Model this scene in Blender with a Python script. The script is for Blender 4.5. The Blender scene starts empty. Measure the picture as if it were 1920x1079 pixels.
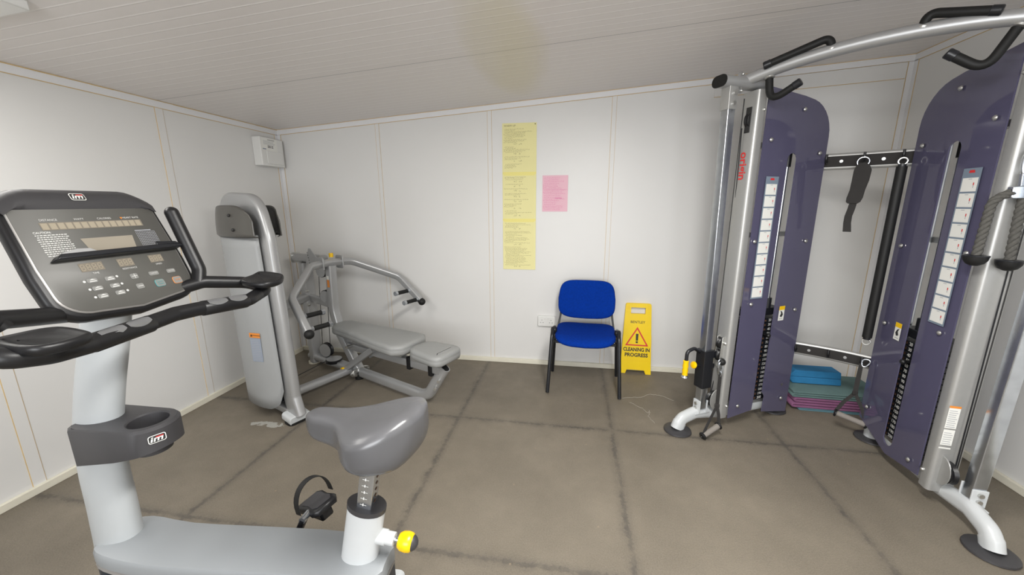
import bpy, bmesh, math, random
from mathutils import Vector, Matrix
random.seed(7)
sc = bpy.context.scene
C = sc.collection
PI = math.pi

# ------------------------------------------------------------------ camera
PITCH, ROLL, YAW, CAMZ = 0.2151, -0.0034, -0.1584, 1.5
def cam_axes():
    fwd = Vector((math.sin(YAW)*math.cos(PITCH), math.cos(YAW)*math.cos(PITCH), -math.sin(PITCH)))
    right = Vector((math.cos(YAW), -math.sin(YAW), 0))
    up = right.cross(fwd)
    R = right*math.cos(ROLL)+up*math.sin(ROLL); U = up*math.cos(ROLL)-right*math.sin(ROLL)
    return R, U, fwd
cd = bpy.data.cameras.new('camera'); cam = bpy.data.objects.new('camera', cd); C.objects.link(cam)
_R, _U, _F = cam_axes()
m = Matrix.Identity(4)
for i in range(3):
    m[i][0] = _R[i]; m[i][1] = _U[i]; m[i][2] = -_F[i]
m[2][3] = CAMZ
cam.matrix_world = m
cd.sensor_width = 36; cd.sensor_fit = 'HORIZONTAL'; cd.lens = 716.98/1920*36; cd.clip_start = 0.02
sc.camera = cam

# ------------------------------------------------------------------ world, lights, exposure
w = bpy.data.worlds.new('world'); sc.world = w; w.use_nodes = True
bg = w.node_tree.nodes['Background']; bg.inputs[0].default_value = (0.75, 0.85, 1, 1); bg.inputs[1].default_value = 1.0
sc.view_settings.view_transform = 'Standard'; sc.view_settings.look = 'None'
sc.view_settings.gamma = 1; sc.view_settings.use_curve_mapping = False
sc.view_settings.exposure = 0.55
def area(name, loc, target, size, size_y, power, col):
    l = bpy.data.lights.new(name, 'AREA'); l.shape = 'RECTANGLE'; l.size = size; l.size_y = size_y
    l.energy = power; l.color = col
    o = bpy.data.objects.new(name, l); C.objects.link(o); o.location = loc
    o.rotation_euler = (Vector(target)-Vector(loc)).to_track_quat('-Z', 'Y').to_euler()
    return o
# daylight through the window behind the camera
area('window_daylight', (-0.1, -1.74, 1.45), (0.5, 3, 1.0), 2.3, 1.2, 58, (0.98, 0.99, 1.0))
# ceiling light fittings
area('ceiling_lamp_light', (-2.10, 0.70, 2.13), (-2.10, 0.70, 0), 0.26, 1.1, 10, (1.0, 0.98, 0.94))
area('ceiling_lamp_light', (0.35, 0.75, 2.29), (0.35, 0.75, 0), 0.26, 1.1, 50, (1.0, 0.98, 0.94))  # added lamp out of view, brightens the floor centre and back wall

# ------------------------------------------------------------------ materials
def mat(name, col, rough=0.5, metal=0.0, spec=0.5, coat=0.0, noise=0.0, nscale=200, bump=0.0, emit=None, alpha=None):
    m = bpy.data.materials.new(name); m.use_nodes = True
    nt = m.node_tree; b = nt.nodes['Principled BSDF']
    b.inputs['Base Color'].default_value = (*col, 1); b.inputs['Roughness'].default_value = rough
    b.inputs['Metallic'].default_value = metal; b.inputs['Specular IOR Level'].default_value = spec
    b.inputs['Coat Weight'].default_value = coat
    if emit: b.inputs['Emission Color'].default_value = (*col, 1); b.inputs['Emission Strength'].default_value = emit
    if alpha is not None: b.inputs['Alpha'].default_value = alpha
    if noise or bump:
        tc = nt.nodes.new('ShaderNodeTexCoord'); n = nt.nodes.new('ShaderNodeTexNoise')
        n.inputs['Scale'].default_value = nscale; n.inputs['Detail'].default_value = 3
        nt.links.new(tc.outputs['Object'], n.inputs['Vector'])
        if noise:
            mx = nt.nodes.new('ShaderNodeMix'); mx.data_type = 'RGBA'
            mx.inputs[6].default_value = (*[c*(1-noise) for c in col], 1); mx.inputs[7].default_value = (*[min(1, c*(1+noise)) for c in col], 1)
            nt.links.new(n.outputs['Fac'], mx.inputs[0]); nt.links.new(mx.outputs[2], b.inputs['Base Color'])
        if bump:
            bp = nt.nodes.new('ShaderNodeBump'); bp.inputs['Strength'].default_value = bump; bp.inputs['Distance'].default_value = 0.001
            nt.links.new(n.outputs['Fac'], bp.inputs['Height']); nt.links.new(bp.outputs['Normal'], b.inputs['Normal'])
    return m
M = {}
M['wall'] = mat('wall_panel', (0.70, 0.695, 0.68), 0.42, noise=0.025, nscale=2.2)
M['trimw'] = mat('white_trim', (0.74, 0.74, 0.75), 0.35, noise=0.02, nscale=5)
M['seal'] = mat('yellowed_sealant', (0.60, 0.44, 0.22), 0.7, noise=0.25, nscale=14)
M['base'] = mat('cream_skirting', (0.72, 0.69, 0.58), 0.5, noise=0.06, nscale=20)
M['silver'] = mat('silver_paint', (0.43, 0.435, 0.44), 0.37, metal=0.5, noise=0.04, nscale=400)
M['alu'] = mat('brushed_aluminium', (0.43, 0.43, 0.42), 0.42, metal=0.55, noise=0.04, nscale=60)
M['chrome'] = mat('chrome_steel', (0.55, 0.58, 0.62), 0.24, metal=0.95, noise=0.22, nscale=22)
M['zinc'] = mat('zinc_bolt', (0.6, 0.6, 0.58), 0.3, metal=0.9)
M['white'] = mat('white_metal', (0.66, 0.67, 0.68), 0.35, noise=0.02, nscale=40)
M['purple'] = mat('purple_acrylic', (0.086, 0.081, 0.136), 0.06, spec=0.7, coat=0.3, noise=0.02, nscale=3)
M['black'] = mat('black_plastic', (0.009, 0.009, 0.010), 0.36, spec=0.4, bump=0.15, nscale=900)
M['rubber'] = mat('black_rubber', (0.009, 0.009, 0.009), 0.55, spec=0.35, bump=0.2, nscale=700)
M['blacksteel'] = mat('black_steel', (0.010, 0.011, 0.014), 0.33, noise=0.15, nscale=60)
M['darkgrey'] = mat('charcoal_plastic', (0.038, 0.037, 0.04), 0.45, bump=0.2, nscale=1200)
M['vinyl'] = mat('black_vinyl', (0.085, 0.085, 0.09), 0.27, spec=0.6, bump=0.1, nscale=1500)
M['greyvinyl'] = mat('grey_vinyl', (0.29, 0.295, 0.29), 0.42, bump=0.15, nscale=900)
M['shroud'] = mat('grey_shroud', (0.245, 0.26, 0.272), 0.42, bump=0.1, nscale=900)
M['navy'] = mat('dark_navy_plastic', (0.012, 0.02, 0.032), 0.3)
M['bikepaint'] = mat('light_grey_paint', (0.40, 0.42, 0.43), 0.38, noise=0.02, nscale=30)
M['bikewhite'] = mat('white_bike_paint', (0.53, 0.55, 0.56), 0.33, noise=0.02, nscale=30)
M['face'] = mat('console_face', (0.098, 0.096, 0.088), 0.42, spec=0.45)
M['facerim'] = mat('console_rim', (0.30, 0.29, 0.28), 0.35, metal=0.5)
M['lcd'] = mat('lcd_window', (0.29, 0.26, 0.21), 0.2)
M['led'] = mat('led_segment', (0.20, 0.175, 0.14), 0.3)
M['ledon'] = mat('led_segment_light', (0.33, 0.29, 0.22), 0.3)
M['button'] = mat('grey_button', (0.22, 0.22, 0.21), 0.4)
M['print'] = mat('white_print', (0.62, 0.62, 0.6), 0.5)
M['printgrey'] = mat('grey_print', (0.36, 0.37, 0.40), 0.5)
M['printblack'] = mat('black_print', (0.02, 0.02, 0.02), 0.5)
M['printred'] = mat('red_print', (0.62, 0.03, 0.03), 0.45)
M['teal'] = mat('teal_print', (0.05, 0.32, 0.33), 0.45)
M['orange'] = mat('orange_print', (0.75, 0.25, 0.03), 0.5)
M['yellowk'] = mat('yellow_knob', (0.85, 0.52, 0.0), 0.3)
M['bluefab'] = mat('blue_fabric', (0.001, 0.028, 0.245), 0.95, spec=0.1, noise=0.25, nscale=60, bump=0.4)
M['signy'] = mat('yellow_sign_plastic', (0.86, 0.60, 0.0), 0.4, noise=0.03, nscale=20)
M['yellowpaper'] = mat('yellow_paper', (0.80, 0.75, 0.38), 0.85, noise=0.03, nscale=8)
M['tape'] = mat('yellow_overlap', (0.82, 0.74, 0.25), 0.7)
M['pinkpaper'] = mat('pink_paper', (0.80, 0.50, 0.58), 0.85, noise=0.03, nscale=8)
M['ink'] = mat('pencil_ink', (0.30, 0.27, 0.15), 0.8)
M['pinkink'] = mat('pink_ink', (0.72, 0.22, 0.42), 0.8)
M['pvc'] = mat('white_pvc', (0.72, 0.72, 0.70), 0.35)
M['pvcdark'] = mat('switch_hole', (0.05, 0.05, 0.05), 0.5)
M['matteal'] = mat('teal_foam', (0.10, 0.165, 0.16), 0.9, noise=0.18, nscale=12)
M['matblue'] = mat('pale_teal_foam', (0.09, 0.19, 0.23), 0.9, noise=0.1, nscale=12)
M['matpurple'] = mat('purple_foam', (0.21, 0.08, 0.165), 0.9, noise=0.15, nscale=12)
M['foamblue'] = mat('blue_foam', (0.02, 0.17, 0.36), 0.9, noise=0.12, nscale=30)
M['webbing'] = mat('black_webbing', (0.025, 0.023, 0.022), 0.9, bump=0.5, nscale=500)
M['foamgrip'] = mat('grey_foam_grip', (0.22, 0.20, 0.18), 0.9, noise=0.1, nscale=200)
M['rope'] = mat('grey_rope', (0.075, 0.072, 0.065), 0.85, noise=0.5, nscale=150, bump=0.6)
M['card'] = mat('white_card', (0.78, 0.78, 0.74), 0.5)
M['placard'] = mat('blue_grey_placard', (0.19, 0.24, 0.30), 0.4)
M['bluegreyprint'] = mat('grey_blue_label', (0.27, 0.31, 0.38), 0.5)
M['lamp'] = mat('lamp_diffuser', (1.0, 0.98, 0.94), 0.5, emit=3.0)
M['holes'] = mat('rusty_pin_hole', (0.10, 0.045, 0.02), 0.6)
M['capgrey'] = mat('bronze_grey_cap', (0.09, 0.086, 0.078), 0.3, metal=0.3)
M['dirt'] = mat('pale_fibre', (0.42, 0.40, 0.35), 0.9)
# frosted shield
def shield_mat():
    m = bpy.data.materials.new('frosted_shield'); m.use_nodes = True; nt = m.node_tree
    b = nt.nodes['Principled BSDF']; b.inputs['Base Color'].default_value = (0.36, 0.37, 0.375, 1)
    b.inputs['Roughness'].default_value = 0.36; b.inputs['Alpha'].default_value = 0.86
    tc = nt.nodes.new('ShaderNodeTexCoord'); n = nt.nodes.new('ShaderNodeTexNoise'); n.inputs['Scale'].default_value = 300
    bp = nt.nodes.new('ShaderNodeBump'); bp.inputs['Strength'].default_value = 0.08; bp.inputs['Distance'].default_value = 0.001
    nt.links.new(tc.outputs['Object'], n.inputs['Vector']); nt.links.new(n.outputs['Fac'], bp.inputs['Height']); nt.links.new(bp.outputs['Normal'], b.inputs['Normal'])
    return m
M['shield'] = shield_mat()

def N(nt, kind, **kw):
    n = nt.nodes.new(kind)
    for k, v in kw.items(): setattr(n, k, v)
    return n
def math_node(nt, op, a, b=None, c=None):
    n = nt.nodes.new('ShaderNodeMath'); n.operation = op
    for i, v in enumerate((a, b, c)):
        if v is None: continue
        if isinstance(v, (int, float)): n.inputs[i].default_value = v
        else: nt.links.new(v, n.inputs[i])
    return n.outputs[0]
def mixc(nt, f, a, b):
    n = nt.nodes.new('ShaderNodeMix'); n.data_type = 'RGBA'
    if isinstance(f, (int, float)): n.inputs[0].default_value = f
    else: nt.links.new(f, n.inputs[0])
    for i, v in ((6, a), (7, b)):
        if isinstance(v, tuple): n.inputs[i].default_value = (*v, 1)
        else: nt.links.new(v, n.inputs[i])
    return n.outputs[2]

def floor_mat():
    m = bpy.data.materials.new('rubber_floor'); m.use_nodes = True; nt = m.node_tree; b = nt.nodes['Principled BSDF']
    tc = N(nt, 'ShaderNodeTexCoord'); sp = N(nt, 'ShaderNodeSeparateXYZ'); nt.links.new(tc.outputs['Object'], sp.inputs[0])
    def noise(scale, detail=4, rough=0.6, lo=0.0, hi=1.0):
        n = N(nt, 'ShaderNodeTexNoise'); n.inputs['Scale'].default_value = scale; n.inputs['Detail'].default_value = detail
        n.inputs['Roughness'].default_value = rough; nt.links.new(tc.outputs['Object'], n.inputs['Vector'])
        mr = N(nt, 'ShaderNodeMapRange'); mr.inputs[1].default_value = lo; mr.inputs[2].default_value = hi; nt.links.new(n.outputs['Fac'], mr.inputs[0]); return mr.outputs[0]
    big = noise(1.7, 4, .6, .3, .7); mid = noise(9, 6, .7, .25, .75); fine = noise(170, 3, .7, .3, .7); warp = noise(9, 2); warp2 = noise(60, 1)
    base = mixc(nt, big, (0.098, 0.083, 0.062), (0.205, 0.176, 0.135))
    base = mixc(nt, math_node(nt, 'MULTIPLY', mid, 0.5), base, (0.118, 0.102, 0.078))
    base = mixc(nt, math_node(nt, 'MULTIPLY', fine, 0.55), base, (0.25, 0.218, 0.172))
    # interlocking tile joints: jagged lines of dirt
    def joint(coord, off, period, width):
        w_ = math_node(nt, 'ADD', math_node(nt, 'MULTIPLY', math_node(nt, 'SUBTRACT', warp2, 0.5), 0.035), math_node(nt, 'MULTIPLY', math_node(nt, 'SUBTRACT', warp, 0.5), 0.03))
        x = math_node(nt, 'ADD', coord, w_)
        x = math_node(nt, 'DIVIDE', math_node(nt, 'SUBTRACT', x, off), period)
        x = math_node(nt, 'ABSOLUTE', math_node(nt, 'SUBTRACT', math_node(nt, 'FRACT', math_node(nt, 'ADD', x, 0.5)), 0.5))
        x = math_node(nt, 'MULTIPLY', x, period)
        mr = N(nt, 'ShaderNodeMapRange'); mr.interpolation_type = 'SMOOTHSTEP'; mr.inputs[1].default_value = width; mr.inputs[2].default_value = width*0.25
        mr.inputs[3].default_value = 0; mr.inputs[4].default_value = 1
        nt.links.new(x, mr.inputs[0]); return mr.outputs[0]
    j = math_node(nt, 'MAXIMUM', joint(sp.outputs[0], 0.297, 1.07, 0.017), joint(sp.outputs[1], 2.40, 1.07, 0.017))
    wide = math_node(nt, 'MAXIMUM', joint(sp.outputs[0], 0.297, 1.07, 0.05), joint(sp.outputs[1], 2.40, 1.07, 0.05))
    mask = math_node(nt, 'MULTIPLY', math_node(nt, 'MINIMUM', math_node(nt, 'MULTIPLY', mid, 1.3), 1.0), j)
    base = mixc(nt, math_node(nt, 'MULTIPLY', math_node(nt, 'MULTIPLY', wide, mid), 0.5), base, (0.085, 0.075, 0.063))
    base = mixc(nt, math_node(nt, 'MULTIPLY', mask, 0.6), base, (0.055, 0.05, 0.046))
    # pale specks
    v = N(nt, 'ShaderNodeTexVoronoi'); v.inputs['Scale'].default_value = 7; nt.links.new(tc.outputs['Object'], v.inputs['Vector'])
    speck = math_node(nt, 'LESS_THAN', v.outputs['Distance'], 0.035)
    base = mixc(nt, math_node(nt, 'MULTIPLY', speck, 0.5), base, (0.30, 0.24, 0.16))
    # white paint smear beside the weight tower
    dx = math_node(nt, 'MULTIPLY', math_node(nt, 'SUBTRACT', math_node(nt, 'ADD', sp.outputs[0], math_node(nt, 'MULTIPLY', mid, 0.12)), -2.01), 8.0)
    dy = math_node(nt, 'MULTIPLY', math_node(nt, 'SUBTRACT', math_node(nt, 'ADD', sp.outputs[1], math_node(nt, 'MULTIPLY', warp, 0.10)), 2.16), 34.0)
    dd = math_node(nt, 'ADD', math_node(nt, 'MULTIPLY', dx, dx), math_node(nt, 'MULTIPLY', dy, dy))
    sm = math_node(nt, 'MULTIPLY', math_node(nt, 'LESS_THAN', dd, 1.0), math_node(nt, 'GREATER_THAN', mid, 0.42))
    base = mixc(nt, math_node(nt, 'MULTIPLY', sm, 0.7), base, (0.45, 0.45, 0.42))
    nt.links.new(base, b.inputs['Base Color'])
    rr = N(nt, 'ShaderNodeMapRange'); rr.inputs[3].default_value = 0.5; rr.inputs[4].default_value = 0.68; nt.links.new(mid, rr.inputs[0]); nt.links.new(rr.outputs[0], b.inputs['Roughness'])
    bp = N(nt, 'ShaderNodeBump'); bp.inputs['Strength'].default_value = 0.35; bp.inputs['Distance'].default_value = 0.002
    h = math_node(nt, 'SUBTRACT', math_node(nt, 'ADD', fine, math_node(nt, 'MULTIPLY', mid, 0.6)), math_node(nt, 'MULTIPLY', mask, 1.2))
    nt.links.new(h, bp.inputs['Height']); nt.links.new(bp.outputs['Normal'], b.inputs['Normal'])
    return m
M['floor'] = floor_mat()

def ceiling_mat():
    m = bpy.data.materials.new('ribbed_ceiling'); m.use_nodes = True; nt = m.node_tree; b = nt.nodes['Principled BSDF']
    tc = N(nt, 'ShaderNodeTexCoord'); sp = N(nt, 'ShaderNodeSeparateXYZ'); nt.links.new(tc.outputs['Object'], sp.inputs[0])
    def band(off, period, w0):
        x = math_node(nt, 'DIVIDE', math_node(nt, 'SUBTRACT', sp.outputs[1], off), period)
        x = math_node(nt, 'ABSOLUTE', math_node(nt, 'SUBTRACT', math_node(nt, 'FRACT', math_node(nt, 'ADD', x, 0.5)), 0.5))
        x = math_node(nt, 'MULTIPLY', x, period)
        mr = N(nt, 'ShaderNodeMapRange'); mr.inputs[1].default_value = w0; mr.inputs[2].default_value = 0; mr.inputs[3].default_value = 0; mr.inputs[4].default_value = 1
        nt.links.new(x, mr.inputs[0]); return mr.outputs[0]
    rib = band(1.358, 0.067, 0.0055); seam = band(2.362, 1.07, 0.0035)
    n = N(nt, 'ShaderNodeTexNoise'); n.inputs['Scale'].default_value = 1.1; nt.links.new(tc.outputs['Object'], n.inputs['Vector'])
    base = mixc(nt, n.outputs['Fac'], (0.74, 0.70, 0.68), (0.79, 0.755, 0.735))
    base = mixc(nt, math_node(nt, 'MULTIPLY', rib, 0.85), base, (0.90, 0.88, 0.86))
    base = mixc(nt, seam, base, (0.05, 0.045, 0.045))
    # old water stain, yellowish, across the seam
    sx = math_node(nt, 'MULTIPLY', math_node(nt, 'SUBTRACT', math_node(nt, 'ADD', sp.outputs[0], math_node(nt, 'MULTIPLY', n.outputs['Fac'], 0.15)), -0.33), 4.2)
    sy = math_node(nt, 'MULTIPLY', math_node(nt, 'SUBTRACT', sp.outputs[1], 2.45), 1.15)
    sq_ = math_node(nt, 'ADD', math_node(nt, 'MULTIPLY', sx, sx), math_node(nt, 'MULTIPLY', sy, sy))
    mr2 = N(nt, 'ShaderNodeMapRange'); mr2.inputs[1].default_value = 1.0; mr2.inputs[2].default_value = 0.45; nt.links.new(sq_, mr2.inputs[0])
    base = mixc(nt, math_node(nt, 'MULTIPLY', mr2.outputs[0], 0.35), base, (0.66, 0.60, 0.40))
    nt.links.new(base, b.inputs['Base Color']); b.inputs['Roughness'].default_value = 0.38
    bp = N(nt, 'ShaderNodeBump'); bp.inputs['Strength'].default_value = 0.4; bp.inputs['Distance'].default_value = 0.002
    nt.links.new(math_node(nt, 'SUBTRACT', rib, seam), bp.inputs['Height']); nt.links.new(bp.outputs['Normal'], b.inputs['Normal'])
    return m
M['ceil'] = ceiling_mat()

# ------------------------------------------------------------------ mesh builder
def V3(p): return Vector(p)
def fillet(pts, r, n=6):
    P = [V3(p) for p in pts]; out = [P[0]]
    for i in range(1, len(P)-1):
        a, b_, c = P[i-1], P[i], P[i+1]
        rr = r[i-1] if isinstance(r, (list, tuple)) else r
        d1 = (a-b_); d2 = (c-b_); l1, l2 = d1.length, d2.length; d1.normalize(); d2.normalize()
        ang = d1.angle(d2)
        if ang > PI-0.02 or rr <= 0: out.append(b_); continue
        t = min(rr/math.tan(ang/2), l1*0.49, l2*0.49)
        p0 = b_+d1*t; p1 = b_+d2*t
        for k in range(n+1):
            u = k/n; out.append((p0*(1-u)*(1-u))+(b_*2*u*(1-u))+(p1*u*u))
    out.append(P[-1]); return out
def circ(r, n=14): return [(r*math.cos(2*PI*k/n), r*math.sin(2*PI*k/n)) for k in range(n)]
def rrect(w, h, r, n=4):
    r = min(r, w/2*0.999, h/2*0.999); out = []
    for cx, cy, a0 in ((w/2-r, h/2-r, 0), (-w/2+r, h/2-r, PI/2), (-w/2+r, -h/2+r, PI), (w/2-r, -h/2+r, 1.5*PI)):
        for k in range(n+1):
            a = a0+PI/2*k/n; out.append((cx+r*math.cos(a), cy+r*math.sin(a)))
    return out
def ellipse(a, b_, n=24): return [(a*math.cos(2*PI*k/n), b_*math.sin(2*PI*k/n)) for k in range(n)]

class MB:
    def __init__(self, M=None): self.v = []; self.f = []; self.mi = []; self.M = M or Matrix.Identity(4); self.cur = 0
    def add(self, vs, fs):
        b_ = len(self.v); self.v += [self.M @ V3(p) for p in vs]
        for f in fs: self.f.append([b_+i for i in f]); self.mi.append(self.cur)
        return self
    def box(self, c, s, rot=None):
        x, y, z = s[0]/2, s[1]/2, s[2]/2; R = rot or Matrix.Identity(3); c = V3(c)
        vs = [c+R@V3((a*x, b_*y, d*z)) for a in (-1, 1) for b_ in (-1, 1) for d in (-1, 1)]
        return self.add(vs, [(0, 1, 3, 2), (4, 6, 7, 5), (0, 4, 5, 1), (2, 3, 7, 6), (0, 2, 6, 4), (1, 5, 7, 3)])
    def loft(self, rings, cap=True, closed=False):
        n = len(rings[0]); vs = [p for r in rings for p in r]; fs = []
        R = len(rings)
        for i in range(R if closed else R-1):
            for k in range(n):
                a = i*n+k; b_ = i*n+(k+1) % n; c = ((i+1) % R)*n+(k+1) % n; d = ((i+1) % R)*n+k
                fs.append((a, b_, c, d))
        if cap and not closed: fs.append(tuple(range(n-1, -1, -1))); fs.append(tuple((R-1)*n+k for k in range(n)))
        return self.add(vs, fs)
    def sweep(self, path, prof, up=None, closed=False, cap=True, scale=None):
        P = [V3(p) for p in path]; rings = []; n = len(P); T = []
        for i in range(n):
            a = P[(i-1) % n] if (i > 0 or closed) else P[i]; c = P[(i+1) % n] if (i < n-1 or closed) else P[i]
            t = V3((0, 0, 0))
            if (P[i]-a).length > 1e-9: t += (P[i]-a).normalized()
            if (c-P[i]).length > 1e-9: t += (c-P[i]).normalized()
            T.append(t.normalized())
        if up is None:
            ref = V3((0, 0, 1)) if abs(T[0].z) < 0.9 else V3((1, 0, 0)); x = T[0].cross(ref).normalized()
        for i in range(n):
            if up is not None:
                u = V3(up); x = T[i].cross(u).normalized(); y = x.cross(T[i])
            else:
                x = (x-T[i]*x.dot(T[i])).normalized(); y = x.cross(T[i])
            s = scale[i] if scale else 1
            if isinstance(s, (int, float)): s = (s, s)
            rings.append([P[i]+x*(a*s[0])+y*(b_*s[1]) for a, b_ in prof])
        return self.loft(rings, cap, closed)
    def tube(self, path, r, n=14, **k): return self.sweep(path, circ(r, n), **k)
    def cyl(self, a, b_, r, n=20, r2=None):
        a, b_ = V3(a), V3(b_); t = (b_-a).normalized(); ref = V3((0, 0, 1)) if abs(t.z) < 0.9 else V3((1, 0, 0))
        x = t.cross(ref).normalized(); y = x.cross(t); r2 = r if r2 is None else r2
        return self.loft([[a+x*(r*u)+y*(r*v) for u, v in circ(1, n)], [b_+x*(r2*u)+y*(r2*v) for u, v in circ(1, n)]])
    def lathe(self, prof, o, axis=(0, 0, 1), n=24):
        t = V3(axis).normalized(); o = V3(o); ref = V3((0, 0, 1)) if abs(t.z) < 0.9 else V3((1, 0, 0))
        x = t.cross(ref).normalized(); y = x.cross(t)
        return self.loft([[o+t*h+x*(max(r, 1e-4)*u)+y*(max(r, 1e-4)*v) for u, v in circ(1, n)] for r, h in prof])
    def prism(self, poly, o, U, V, t, center=False):
        o, U, V = V3(o), V3(U).normalized(), V3(V).normalized(); Nn = U.cross(V)
        a = -t/2 if center else 0
        return self.loft([[o+U*u+V*v+Nn*a for u, v in poly], [o+U*u+V*v+Nn*(a+t) for u, v in poly]])
    def pad(self, outline, layers, o=(0, 0, 0), U=(1, 0, 0), V=(0, 1, 0)):
        """outline polygon inset at each layer: layers = [(inset, height)]"""
        o, U, V = V3(o), V3(U).normalized(), V3(V).normalized(); Nn = U.cross(V)
        n = len(outline); nor = []
        for k in range(n):
            a, b_, c = outline[k-1], outline[k], outline[(k+1) % n]
            e1 = Vector((b_[0]-a[0], b_[1]-a[1])); e2 = Vector((c[0]-b_[0], c[1]-b_[1]))
            nn = Vector((e1.y, -e1.x)).normalized()+Vector((e2.y, -e2.x)).normalized()
            nor.append(nn.normalized())
        area_ = sum(outline[k-1][0]*outline[k][1]-outline[k][0]*outline[k-1][1] for k in range(n))
        sg = 1 if area_ > 0 else -1
        rings = [[o+U*(p[0]-sg*nr.x*i_)+V*(p[1]-sg*nr.y*i_)+Nn*h for p, nr in zip(outline, nor)] for i_, h in layers]
        return self.loft(rings)
    def sphere(self, c, r, n=14, sc_=(1, 1, 1)):
        c = V3(c); rings = []
        for i in range(n+1):
            a = -PI/2+PI*i/n; rr = max(math.cos(a), 1e-3)*r
            rings.append([c+V3((rr*u*sc_[0], rr*v*sc_[1], r*math.sin(a)*sc_[2])) for u, v in circ(1, 2*n)])
        return self.loft(rings)

ROOTM = {}
def root_matrix(o):
    while o.parent: o = o.parent
    return ROOTM.get(o.name, Matrix.Identity(4))
def obj(name, mb, mats, parent=None, bevel=0, smooth=35, label=None, seg=2):
    if isinstance(mb, MB): vs, fs, mi = mb.v, mb.f, mb.mi
    me = bpy.data.meshes.new(name)
    inv = root_matrix(parent).inverted() if parent else Matrix.Identity(4)
    me.from_pydata([tuple(inv @ v) for v in vs], [], fs)
    ms = mats if isinstance(mats, list) else [mats]
    for m_ in ms: me.materials.append(M[m_])
    for p, i in zip(me.polygons, mi): p.material_index = i
    bm = bmesh.new(); bm.from_mesh(me); bmesh.ops.recalc_face_normals(bm, faces=bm.faces); bm.to_mesh(me); bm.free()
    me.shade_smooth(); me.set_sharp_from_angle(angle=math.radians(smooth))
    o = bpy.data.objects.new(name, me); C.objects.link(o)
    if parent: o.parent = parent
    if bevel:
        b_ = o.modifiers.new('bevel', 'BEVEL'); b_.width = bevel; b_.segments = seg; b_.limit_method = 'ANGLE'; b_.angle_limit = math.radians(40)
        b_.harden_normals = False
    if label: o['label'] = label
    return o
def pieces(name, mb, mats, parent=None, **k):
    """one object per separate piece of the mesh"""
    par = list(range(len(mb.v)))
    def find(i):
        while par[i] != i: par[i] = par[par[i]]; i = par[i]
        return i
    for f in mb.f:
        for j in f[1:]: par[find(j)] = find(f[0])
    groups = {}
    for fi, f in enumerate(mb.f): groups.setdefault(find(f[0]), []).append(fi)
    out = []
    for g in groups.values():
        m2 = MB(); mp = {}
        for fi in g:
            for j in mb.f[fi]:
                if j not in mp: mp[j] = len(m2.v); m2.v.append(mb.v[j])
            m2.f.append([mp[j] for j in mb.f[fi]]); m2.mi.append(mb.mi[fi])
        out.append(obj(name, m2, mats, parent, **k))
    return out
def thing(name, label, cat, loc=(0, 0, 0), rz=0, group=None):
    o = bpy.data.objects.new(name, None); C.objects.link(o)
    o.location = loc; o.rotation_euler = (0, 0, rz); o['label'] = label; o['category'] = cat; o.empty_display_size = 0.1
    if group: o['group'] = group
    ROOTM[o.name] = Matrix.Translation(loc) @ Matrix.Rotation(rz, 4, 'Z')
    return o
def tag(o, label, cat, group=None):
    o['label'] = label; o['category'] = cat
    if group: o['group'] = group
    return o
def struct(name, mb, mats, bevel=0, **k):
    o = obj(name, mb, mats, None, bevel, **k); o['kind'] = 'structure'; return o
def frame(o, U, V):
    """matrix with columns U,V,UxV at o (for text / flat prints)"""
    U, V = V3(U).normalized(), V3(V).normalized(); W = U.cross(V); m = Matrix.Identity(4)
    for i in range(3): m[i][0] = U[i]; m[i][1] = V[i]; m[i][2] = W[i]; m[i][3] = o[i]
    return m
def add_text(mb, s, size, x, y, align='CENTER', Mx=None, thick=0.0004, xs=1.0, bold=0.0, shear=0.0, lift=0.0):
    """lettering as a mesh in the plane of matrix Mx"""
    cu = bpy.data.curves.new('t', 'FONT'); cu.body = s; cu.size = size; cu.align_x = align; cu.align_y = 'CENTER'
    cu.resolution_u = 3; cu.offset = bold; cu.shear = shear
    t = bpy.data.objects.new('t', cu); C.objects.link(t)
    dg = bpy.context.evaluated_depsgraph_get(); dg.update()
    me = bpy.data.meshes.new_from_object(t.evaluated_get(dg))
    vs = [Mx @ V3((x+v.co.x*xs, y+v.co.y, lift+thick)) for v in me.vertices]
    fs = [tuple(p.vertices) for p in me.polygons]
    old = mb.M; mb.M = Matrix.Identity(4); mb.add(vs, fs); mb.M = old
    bpy.data.objects.remove(t); bpy.data.curves.remove(cu); bpy.data.meshes.remove(me)
    return mb
def flat(mb, poly, Mx, lift=0.0004):
    old = mb.M; mb.M = Matrix.Identity(4)
    mb.add([Mx @ V3((u, v, lift)) for u, v in poly], [tuple(range(len(poly)))]); mb.M = old; return mb
def rect(x0, y0, x1, y1): return [(x0, y0), (x1, y0), (x1, y1), (x0, y1)]

# ------------------------------------------------------------------ the room
D, XL, XR, YF = 3.433, -2.787, 2.375, -1.85
ZL, ZR = 2.187, 2.537
def zc(x): return ZL+(x-XL)*(ZR-ZL)/(XR-XL)
T_ = 0.08
struct('floor', MB().box(((XL+XR)/2, (D+YF)/2, -0.05), (XR-XL+2*T_, D-YF+2*T_, 0.1)), 'floor')
ce = MB(); ce.prism([(XL-T_, zc(XL-T_)), (XR+T_, zc(XR+T_)), (XR+T_, zc(XR+T_)+0.08), (XL-T_, zc(XL-T_)+0.08)], (0, D+T_, 0), (1, 0, 0), (0, 0, 1), D-YF+2*T_)
struct('ceiling', ce, 'ceil')
wb = MB(); wb.prism([(XL, 0), (XR, 0), (XR, zc(XR)), (XL, zc(XL))], (0, D+T_, 0), (1, 0, 0), (0, 0, 1), T_)
struct('wall_back', wb, 'wall')
struct('wall_left', MB().box((XL-T_/2, (D+YF)/2, ZL/2), (T_, D-YF+2*T_, ZL)), 'wall')
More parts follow.
